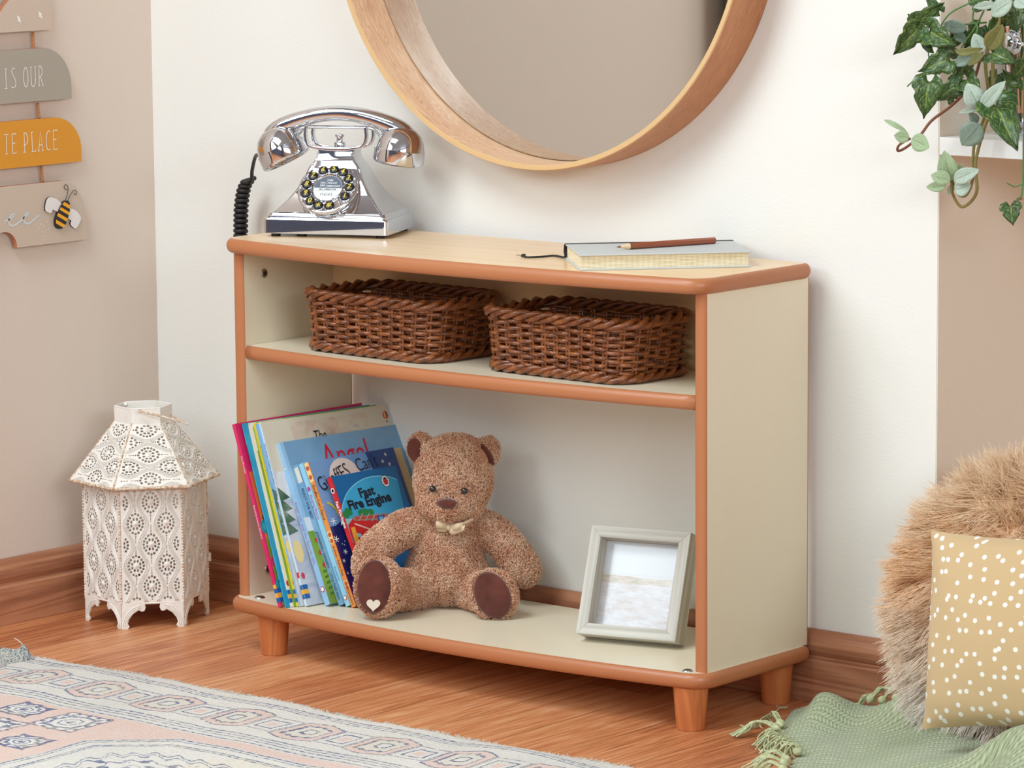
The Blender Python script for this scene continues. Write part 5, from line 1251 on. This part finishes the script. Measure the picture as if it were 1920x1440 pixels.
def leaf(name, base, tip, w_px, y, mat, outline, curl=.0, tilt=0., fold=.15, bendn=0.0, ytip=None):
    b0 = at(base[0], base[1], 'y', y); t0 = at(tip[0], tip[1], 'y', y if ytip is None else ytip); ax = t0 - b0; L_ = ax.length; ax.normalize()
    view = (CAM - (b0 + t0) / 2).normalized(); wd = ax.cross(view).normalized(); nn = wd.cross(ax).normalized()
    wd = (wd * math.cos(tilt) + nn * math.sin(tilt)); nn = wd.cross(ax).normalized(); W_ = w_px * .00073
    b = MB(); n = 10; m_ = 6; vv = []; uvv = []
    for i in range(n + 1):
        t = i / n; hw_ = outline(t) * W_ / 2
        for j in range(-m_ // 2, m_ // 2 + 1):
            s = j / (m_ / 2); lift = fold * abs(s) * hw_ - curl * L_ * (t - .5) ** 2 * 4 + bendn * L_ * math.sin(PI * t)
            tt = t
            if outline is ivy_o: tt = t - .16 * abs(s) ** 1.5 * (1 - t) * 1.6 + .05 * math.cos(s * PI * 2) * (t > .1) * (t < .9); lift += .05 * L_ * math.sin(s * 5 + t * 7)
            vv.append(b0 + ax * (L_ * tt) + wd * (hw_ * s) + nn * lift - PO); uvv.append((.5 + s * .5, t))
    C_ = m_ + 1; fs = []; us = []
    for i in range(n):
        for j in range(m_):
            q = (i * C_ + j, i * C_ + j + 1, (i + 1) * C_ + j + 1, (i + 1) * C_ + j); fs.append(q); us.append([uvv[k] for k in q])
    b.add(vv, fs, 0, True, uvs=us); o = b.build(name, mat, pl_); s = o.modifiers.new('s', 'SOLIDIFY'); s.thickness = .0004; return o
def oval_o(t): return max(.02, math.sin(PI * t ** .8) ** .75)
def ivy_o(t):                                       # lobed outline
    pts = [(0, .32), (.08, .80), (.18, 1.0), (.30, .92), (.40, .66), (.52, .74), (.62, .58), (.75, .36), (.9, .15), (1, .01)]
    for (a, p), (c, q) in zip(pts, pts[1:]):
        if a <= t <= c: return p + (q - p) * (t - a) / (c - a)
    return .01
R_ = random.Random(5)
ivy = [((1720, 42), (1768, 6), 36, -.06), ((1745, 82), (1702, 26), 30, -.055), ((1722, 54), (1674, 103), 46, -.075), ((1742, 58), (1792, 86), 52, -.07), ((1778, 112), (1722, 134), 50, -.06), ((1742, 154), (1731, 223), 56, -.08),
       ((1798, 158), (1750, 190), 42, -.05), ((1812, 150), (1843, 184), 48, -.045), ((1860, 100), (1904, 118), 48, -.05), ((1866, 198), (1908, 282), 74, -.07), ((1895, 386), (1899, 423), 40, -.06), ((1775, 96), (1812, 106), 26, -.03),
       ((1800, 60), (1776, 96), 34, -.01), ((1836, 52), (1806, 92), 36, .0), ((1815, 110), (1790, 150), 36, -.01), ((1880, 30), (1850, 70), 40, .0), ((1900, 10), (1880, 52), 44, .0), ((1912, 40), (1886, 20), 40, -.02), ((1890, -5), (1850, 20), 40, .01),
       ((1918, 10), (1905, 60), 40, -.02), ((1870, 140), (1850, 170), 30, .0), ((1905, 165), (1880, 130), 34, .0), ((1788, 186), (1766, 170), 24, -.02), ((1840, 10), (1812, -14), 36, .0), ((1922, 120), (1898, 150), 40, -.02), ((1760, 20), (1735, -6), 26, -.04)]
for (bs_, tp_, w_, y) in ivy: leaf('ivy_leaf', bs_, tp_, w_, y, IV, ivy_o, curl=R_.uniform(-.02, .06), tilt=R_.uniform(-.35, .35), fold=R_.uniform(.1, .4), ytip=y - R_.uniform(.0, .012))
eu = [((1866, 7), (1824, 14), 15, -.05, EU1), ((1897, 2), (1856, 29), 30, -.05, EU1), ((1812, 53), (1767, 46), 24, -.03, EU2), ((1852, 93), (1880, 46), 32, -.075, EU3), ((1842, 92), (1788, 95), 13, -.07, EU3), ((1842, 99), (1826, 63), 26, -.06, EU1), ((1824, 101), (1790, 123), 22, -.055, EU2),
      ((1842, 98), (1815, 123), 16, -.06, EU3), ((1837, 204), (1813, 156), 36, -.075, EU1), ((1838, 204), (1885, 152), 25, -.08, EU1), ((1835, 203), (1798, 211), 10, -.07, EU1), ((1838, 233), (1803, 273), 42, -.075, EU2), ((1834, 230), (1817, 211), 16, -.065, EU2), ((1840, 205), (1868, 178), 20, -.05, EU3),
      ((1785, 342), (1770, 283), 36, -.06, EU4), ((1783, 338), (1745, 328), 26, -.07, EU4), ((1788, 338), (1836, 318), 26, -.07, EU1), ((1773, 349), (1736, 351), 18, -.06, EU4), ((1789, 357), (1820, 347), 28, -.065, EU1), ((1789, 338), (1803, 307), 17, -.05, EU4), ((1786, 345), (1778, 365), 12, -.055, EU1),
      ((1709, 260), (1742, 277), 31, -.09, EU4), ((1705, 258), (1676, 254), 22, -.09, EU4), ((1701, 247), (1658, 225), 9, -.09, EU4), ((1790, 60), (1812, 80), 18, -.02, EU2), ((1905, -2), (1925, 14), 24, -.05, EU1)]
for (bs_, tp_, w_, y, mt) in eu: leaf('eucalyptus_leaf', bs_, tp_, w_, y, mt, oval_o, curl=R_.uniform(-.04, .06), tilt=R_.uniform(-.3, .3), fold=R_.uniform(.05, .25), bendn=(.28 if (bs_[0] == 1701 or bs_[0] == 1842 and tp_[0] == 1788) else R_.uniform(-.04, .08)), ytip=y - R_.uniform(-.006, .012))
def stem(pts, r0, r1, m, ys):
    n = len(pts); P = [at(p[0], p[1], 'y', ys[0] + (ys[1] - ys[0]) * i / (n - 1)) - PO for i, p in enumerate(pts)]; P = bez(P, 8); k = len(P)
    MB().tube(P, [r0 + (r1 - r0) * i / k for i in range(k)], 0, 8).build('stem', m, pl_)
stem([(1880, 20), (1870, 60), (1863, 101), (1861, 153), (1860, 196), (1844, 245), (1829, 306), (1831, 361), (1805, 388), (1787, 366), (1784, 340)], .0026, .0018, STEM, (.0, -.06))
stem([(1868, 30), (1852, 92), (1848, 122), (1852, 159), (1857, 185), (1841, 232), (1826, 275), (1824, 333), (1814, 363), (1801, 367), (1790, 352), (1786, 340)], .0024, .0017, STEM, (.0, -.055))
stem([(1850, 60), (1830, 140), (1811, 171), (1783, 199), (1747, 226), (1725, 254), (1701, 275), (1684, 283), (1686, 272), (1706, 260)], .0020, .0016, STEMR, (.0, -.088))
stem([(1850, 2), (1829, 2), (1783, 24), (1762, 52)], .0012, .0010, STEMG, (.0, -.05)); stem([(1845, 20), (1826, 55), (1802, 92), (1783, 162)], .0012, .0009, STEMG, (.0, -.05))
stem([(1778, 112), (1745, 138), (1728, 139), (1701, 162)], .0009, .0009, STEMG, (-.05, -.06)); stem([(1800, 66), (1760, 82), (1719, 79)], .0009, .0008, STEMG, (-.03, -.06)); stem([(1740, 90), (1742, 108), (1750, 119), (1775, 112)], .0008, .0008, STEMG, (-.05, -.05))
stem([(1826, 14), (1824, 40), (1832, 58), (1800, 140), (1815, 160)], .0011, .0009, STEMG, (.0, -.05)); stem([(1762, 52), (1790, 48), (1830, 44), (1850, 42)], .0012, .0012, STEMG, (-.03, .0)); stem([(1775, 96), (1790, 150), (1780, 165), (1760, 160)], .0009, .0008, STEMG, (-.04, -.05))
stem([(1920, 100), (1918, 340), (1906, 375), (1897, 392), (1895, 405)], .0014, .0010, STEMG, (-.01, -.06)); stem([(1918, 345), (1903, 350), (1895, 347), (1888, 343)], .0010, .0008, STEMG, (-.05, -.06)); stem([(1917, 372), (1900, 380), (1897, 386), (1903, 392)], .0009, .0007, STEMR, (-.05, -.06))
# ------------------------------------------------------------------ fluffy cushion
FC = Vector((1.195, -.105, .182))
fc_ = thing('fluffy_cushion', 'big round peach and cream sheepskin cushion leaning in the right corner', 'cushion', FC)
b = MB(); ball(b, (0, 0, 0), (.158, .056, .166), 28)
core_m = Mat('sheepskin_base', (246, 206, 168), .95).m; core = b.build('cushion_body', core_m, fc_); core.rotation_euler = (math.radians(-8), 0, 0)
N = 26000; th_ = RNG.uniform(0, 2 * PI, N); cz = RNG.uniform(-1, 1, N); rr = np.sqrt(1 - cz ** 2); sp3 = np.stack([rr * np.cos(th_), rr * np.sin(th_), cz], 1)
sp3 = sp3[sp3[:, 1] < .35]; N = len(sp3); P3 = sp3 * np.array([.158, .056, .166]); N3 = sp3 / np.array([.158, .056, .166]); N3 /= np.linalg.norm(N3, axis=1, keepdims=True)
ncl = 620; ci = RNG.choice(N, ncl, replace=False); cp_ = P3[ci]; ca = RNG.normal(size=(ncl, 3)); ca /= np.linalg.norm(ca, axis=1, keepdims=True)
near = np.argmin(((P3[:, None, :] - cp_[None]) ** 2).sum(2), axis=1)
rad = P3.copy(); rad[:, 1] *= .2; rad /= np.linalg.norm(rad, axis=1, keepdims=True) + 1e-9
dirs = N3 * .55 + rad * .55 + ca[near] * .42 + np.array([0, 0, -.42]) + RNG.normal(0, .13, (N, 3)); dirs /= np.linalg.norm(dirs, axis=1, keepdims=True)
K = 8; s_ = np.linspace(0, 1, K)[None, :, None]; Ln = RNG.uniform(.026, .044, (N, 1, 1)); cl_t = (cp_[near] + N3[ci][near] * .018 + ca[near] * .006)
pts = P3[:, None] + dirs[:, None] * Ln * s_ + (np.array([0, 0, -1.]) * .012)[None, None] * s_ ** 2
tipt = cl_t[:, None] + (dirs[:, None] * Ln); pts = pts * (1 - .50 * s_ ** 1.5) + (tipt * .50 * s_ ** 1.5)
ph3 = RNG.uniform(0, 6.28, (N, 1, 1)); side = np.cross(dirs, RNG.normal(size=(N, 3))); side /= np.linalg.norm(side, axis=1, keepdims=True)
pts += side[:, None] * .0012 * np.sin(s_ * 7 + ph3) * s_
v1, f1 = tubes_np(pts, RNG.normal(size=(N, 3)), np.array([.00075, .0007, .00062, .00056, .00048, .00038, .00026, .00008]))
# peach on the face and top, paler towards the lower edge
FM = Mat('long_fleece', (232, 190, 150), .8, spec=.3); X, Y, Z = FM.xyz(); g_ = (Z * 3.2 + .62 + (FM.noise(14, detail=2) - .5) * .7 + (FM.noise(90, detail=1) - .5) * .25).clamp()
FM.color(FM.ramp(g_, [(.12, (255, 244, 232)), (.45, (255, 230, 204)), (.75, (255, 212, 166)), (1, (255, 226, 192))]))
FM.b.inputs['Transmission Weight'].default_value = 0
tr = FM.nt.nodes.new('ShaderNodeBsdfTranslucent'); tr.inputs[0].default_value = lin((255, 224, 192)); mx_ = FM.nt.nodes.new('ShaderNodeMixShader'); mx_.inputs[0].default_value = .05
FM.nt.links.new(FM.b.outputs[0], mx_.inputs[1]); FM.nt.links.new(tr.outputs[0], mx_.inputs[2]); FM.nt.links.new(mx_.outputs[0], FM.nt.nodes['Material Output'].inputs[0])
fz = mesh_np('fleece', v1, f1, FM.m, core); fz['kind'] = 'stuff'
# ------------------------------------------------------------------ dotted cushion
yc = -.262
c_tl = at(1744, 994, 'y', yc + .03); c_bl = at(1727, 1367, 'y', yc - .02)
cw = .262; ch_ = (c_tl - c_bl).length; czv = (c_tl - c_bl).normalized(); cxv = Vector((.985, -.05, -.06)).normalized(); cyv = czv.cross(cxv).normalized(); cxv = cyv.cross(czv).normalized()
dc = bpy.data.objects.new('dotted_cushion', None); C.objects.link(dc); dc.matrix_world = frame_matrix(c_bl, cxv, cyv, czv); dc.empty_display_size = .02
tag(dc, 'mustard beige cushion with small white dots standing in front of the fluffy cushion', 'cushion')
DM = Mat('dotted_cotton', (212, 180, 120), .85, spec=.2, sheen=.2, coords='UV'); X, Y, Z = DM.xyz(); dv = DM.voro(13.5, vec=DM.vec(X, Y), rnd=.85, dim='2D'); dn = DM.noise(120, detail=2)
DM.color(DM.mix(dv.lt(.175), DM.mix(dn * .3, (206, 176, 132), (198, 166, 122)), (240, 236, 228)))
wv = DM.noise(700, detail=1); DM.bump(wv, .0002)
b = MB(); n = 34
def cush(u, v, sgn):
    pin = 1 - .085 * (math.sin(PI * v) ** 1.0); piz = 1 - .075 * math.sin(PI * u)
    x = cw * (.5 + (u - .5) * pin); z = ch_ * (.5 + (v - .5) * piz)
    t = (max(0, math.sin(PI * u)) * max(0, math.sin(PI * v))) ** .42 * .048
    wr = .0016 * math.sin(u * 22 + v * 9) * math.exp(-((u - .03) / .12) ** 2) + .0014 * math.sin(v * 26 + u * 5) * math.exp(-((v - .04) / .1) ** 2)
    return (x, sgn * t + wr, z)
for sgn in (-1, 1):
    vv = [cush(i / n, j / n, sgn) for j in range(n + 1) for i in range(n + 1)]; fs = []; us = []
    for j in range(n):
        for i in range(n):
            q = [j * (n + 1) + i, j * (n + 1) + i + 1, (j + 1) * (n + 1) + i + 1, (j + 1) * (n + 1) + i]; uu = [((k % (n + 1)) / n, (k // (n + 1)) / n) for k in q]
            if sgn > 0: q = q[::-1]; uu = [(1 - a + 3, c) for a, c in uu[::-1]]
            fs.append(tuple(q)); us.append(uu)
    b.add(vv, fs, 0, True, uvs=us)
b.build('cushion_cover', DM.m, dc)
# ------------------------------------------------------------------ green throw
TM = Mat('green_knit', (156, 176, 136), .95, spec=.1, sheen=.4, coords='UV'); X, Y, Z = TM.xyz()
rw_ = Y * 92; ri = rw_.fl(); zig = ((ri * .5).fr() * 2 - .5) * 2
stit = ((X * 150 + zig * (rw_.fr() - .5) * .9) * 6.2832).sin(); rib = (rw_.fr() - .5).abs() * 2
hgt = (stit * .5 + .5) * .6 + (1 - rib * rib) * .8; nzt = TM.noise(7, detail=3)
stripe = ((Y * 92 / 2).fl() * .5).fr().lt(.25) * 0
TM.color(TM.mix((1.15 - hgt * 1.0).clamp() * .75, TM.ramp(nzt, [(.3, (168, 180, 138)), (.7, (192, 200, 162))]), (102, 112, 74))); TM.bump(hgt, .0022, .9)  # hollows between stitches darkened in the colour, as shade in the knit
TM = TM.m
YARN = Mat('green_yarn', (168, 182, 142), .9); YARN.color(YARN.ramp(YARN.noise(200), [(.3, (160, 168, 122)), (.7, (208, 208, 168))])); YARN = YARN.m
ctl = [  # px, py, depth y -> surface points of the folds
    (1500, 1322, -.085), (1530, 1303, -.095), (1560, 1312, -.095), (1600, 1338, -.085), (1640, 1330, -.075), (1690, 1310, -.075), (1730, 1298, -.075), (1800, 1300, -.08),
    (1478, 1352, -.13), (1530, 1340, -.14), (1600, 1368, -.13), (1660, 1352, -.12), (1730, 1345, -.12), (1466, 1372, -.18), (1540, 1385, -.19), (1620, 1398, -.19), (1700, 1382, -.17), (1500, 1425, -.26), (1580, 1430, -.27), (1650, 1424, -.26), (1740, 1408, -.24), (1800, 1425, -.30),
    (1840, 1404, -.31), (1880, 1384, -.33), (1925, 1368, -.34), (1860, 1440, -.36), (1920, 1430, -.40), (1620, 1450, -.33), (1700, 1440, -.34)]
CP = [at(x, y, 'y', d) for x, y, d in ctl]
pin_ = [(.80, -.02, .002), (.90, -.022, .002), (1.05, -.022, .004), (1.2, -.022, .008), (1.4, -.03, .01), (.86, -.10, .004), (.88, -.20, .002), (.90, -.30, .002), (.96, -.42, .002), (1.05, -.5, .002), (1.2, -.55, .003), (1.4, -.6, .02), (1.5, -.3, .02), (1.45, -.1, .02), (1.18, -.22, .03), (1.3, -.22, .03), (1.25, -.13, .012)]
A = np.array([[p.x, p.y, max(p.z, .003)] for p in CP] + [list(p) for p in pin_])
def tps_fit(A, lam=2e-4):
    n = len(A); d = np.linalg.norm(A[:, None, :2] - A[None, :, :2], axis=2); Kk = np.where(d > 0, d ** 2 * np.log(d + 1e-12), 0) + lam * np.eye(n); Pm = np.c_[np.ones(n), A[:, :2]]
    M_ = np.block([[Kk, Pm], [Pm.T, np.zeros((3, 3))]]); return np.linalg.solve(M_, np.r_[A[:, 2], 0, 0, 0])
tw_ = tps_fit(A)
def tz(x, y):
    d = np.hypot(A[:, 0] - x, A[:, 1] - y); return float((tw_[:-3] * np.where(d > 0, d ** 2 * np.log(d + 1e-12), 0)).sum() + tw_[-3] + tw_[-2] * x + tw_[-1] * y)
left_e = [at(1486, 1330, 'z', .006), at(1470, 1352, 'z', .006), at(1462, 1372, 'z', .006), at(1480, 1396, 'z', .006), at(1502, 1414, 'z', .006), at(1486, 1424, 'z', .006), at(1478, 1440, 'z', .006), at(1470, 1470, 'z', .006)]
def xl(y):
    P = [(.845, -.03)] + [(p.x, p.y) for p in left_e] + [(1.2, -.62)]
    P = sorted(P, key=lambda q: -q[1])
    for (a, ya_), (c, yb_) in zip(P, P[1:]):
        if ya_ >= y >= yb_: return a + (c - a) * (ya_ - y) / (ya_ - yb_ + 1e-9)
    return P[-1][0]
b = MB(); ni, nj = 130, 130; vv = []; uvs = []
for j in range(nj + 1):
    y = -.034 - .53 * j / nj; x0 = xl(y)
    for i in range(ni + 1):
        s = i / ni; x = x0 + (1.52 - x0) * s; z = max(tz(x, y), .0045) + .0016 * math.sin(x * 60 + y * 35) * math.sin(y * 44) ; z = z * min(1, s * 14 + .12) + .002
        vv.append((x, y, max(z, .003))); uvs.append((x * 1.2 + y * .25, -y * 1.25 + z * 1.1 + x * .35))
fs = []; us = []
for j in range(nj):
    for i in range(ni):
        q = (j * (ni + 1) + i, (j + 1) * (ni + 1) + i, (j + 1) * (ni + 1) + i + 1, j * (ni + 1) + i + 1); fs.append(q); us.append([uvs[k] for k in q])
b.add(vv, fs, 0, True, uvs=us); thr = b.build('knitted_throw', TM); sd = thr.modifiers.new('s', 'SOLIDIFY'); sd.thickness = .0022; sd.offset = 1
tag(thr, 'sage green knitted throw with knotted fringe crumpled on the floor under the dotted cushion', 'throw')
def tassel(root, tipp, spread, n=11, w_=.0010, knot=True, lift=.012):
    t = MB(); rt, tp2 = Vector(root), Vector(tipp)
    for k in range(n):
        o1 = Vector((R_.uniform(-1, 1), R_.uniform(-1, 1), R_.uniform(0, .6))) * spread; o2 = Vector((R_.uniform(-1, 1), R_.uniform(-1, 1), 0)) * spread * 2.2
        mid = (rt + tp2) / 2 + o1 + Vector((0, 0, lift)); e = tp2 + o2; e.z = max(e.z, .0022)
        m2 = (mid + e) / 2 + Vector((R_.uniform(-1, 1), R_.uniform(-1, 1), 0)) * spread; m2.z = max(m2.z, .003)
        t.tube(bez([rt + o1 * .3, mid, m2, e], 6), w_, 0, 5)
    if knot: ball(t, rt + (tp2 - rt) * .12 + Vector((0, 0, .003)), (.0062, .0062, .0055), 8)
    return t.build('fringe_tassel', YARN, thr)
fl_ = lambda x, y, z=.003: at(x, y, 'z', z)
for rx_, tx_, sp__, n_ in (((1462, 1366), (1374, 1379), .0035, 12), ((1464, 1372), (1395, 1372), .0040, 8), ((1468, 1380), (1430, 1396), .006, 12), ((1474, 1388), (1432, 1405), .007, 12), ((1480, 1396), (1445, 1412), .006, 12), ((1490, 1404), (1460, 1416), .006, 10), ((1498, 1412), (1476, 1420), .005, 10), ((1480, 1428), (1424, 1428), .004, 10), ((1478, 1434), (1405, 1440), .004, 12), ((1474, 1446), (1420, 1450), .004, 8), ((1466, 1362), (1440, 1350), .005, 5)):
    tassel(fl_(rx_[0], rx_[1], .010), fl_(*tx_), sp__, n_)
for pts in (((1476, 1326), (1466, 1327), (1456, 1323)), ((1462, 1327), (1445, 1342), (1430, 1345), (1424, 1358), (1430, 1366)), ((1436, 1342), (1444, 1350), (1452, 1358)), ((1424, 1355), (1410, 1360), (1440, 1354)), ((1402, 1366), (1392, 1361), (1388, 1360)), ((1432, 1396), (1424, 1407), (1448, 1408))):
    MB().tube(bez([at(x, y, 'z', .006) for x, y in pts], 6), .0010, 0, 6).build('loose_yarn', YARN, thr)
for (a, c) in (((1604, 1334, -.06), (1640, 1300, -.05)), ((1628, 1318, -.06), (1668, 1288, -.045)), ((1650, 1322, -.06), (1690, 1282, -.045)), ((1676, 1316, -.06), (1712, 1290, -.045)), ((1700, 1308, -.065), (1740, 1286, -.05))):
    tassel(at(a[0], a[1], 'y', a[2]), at(c[0], c[1], 'y', c[2]), .0035, 9, lift=.006)
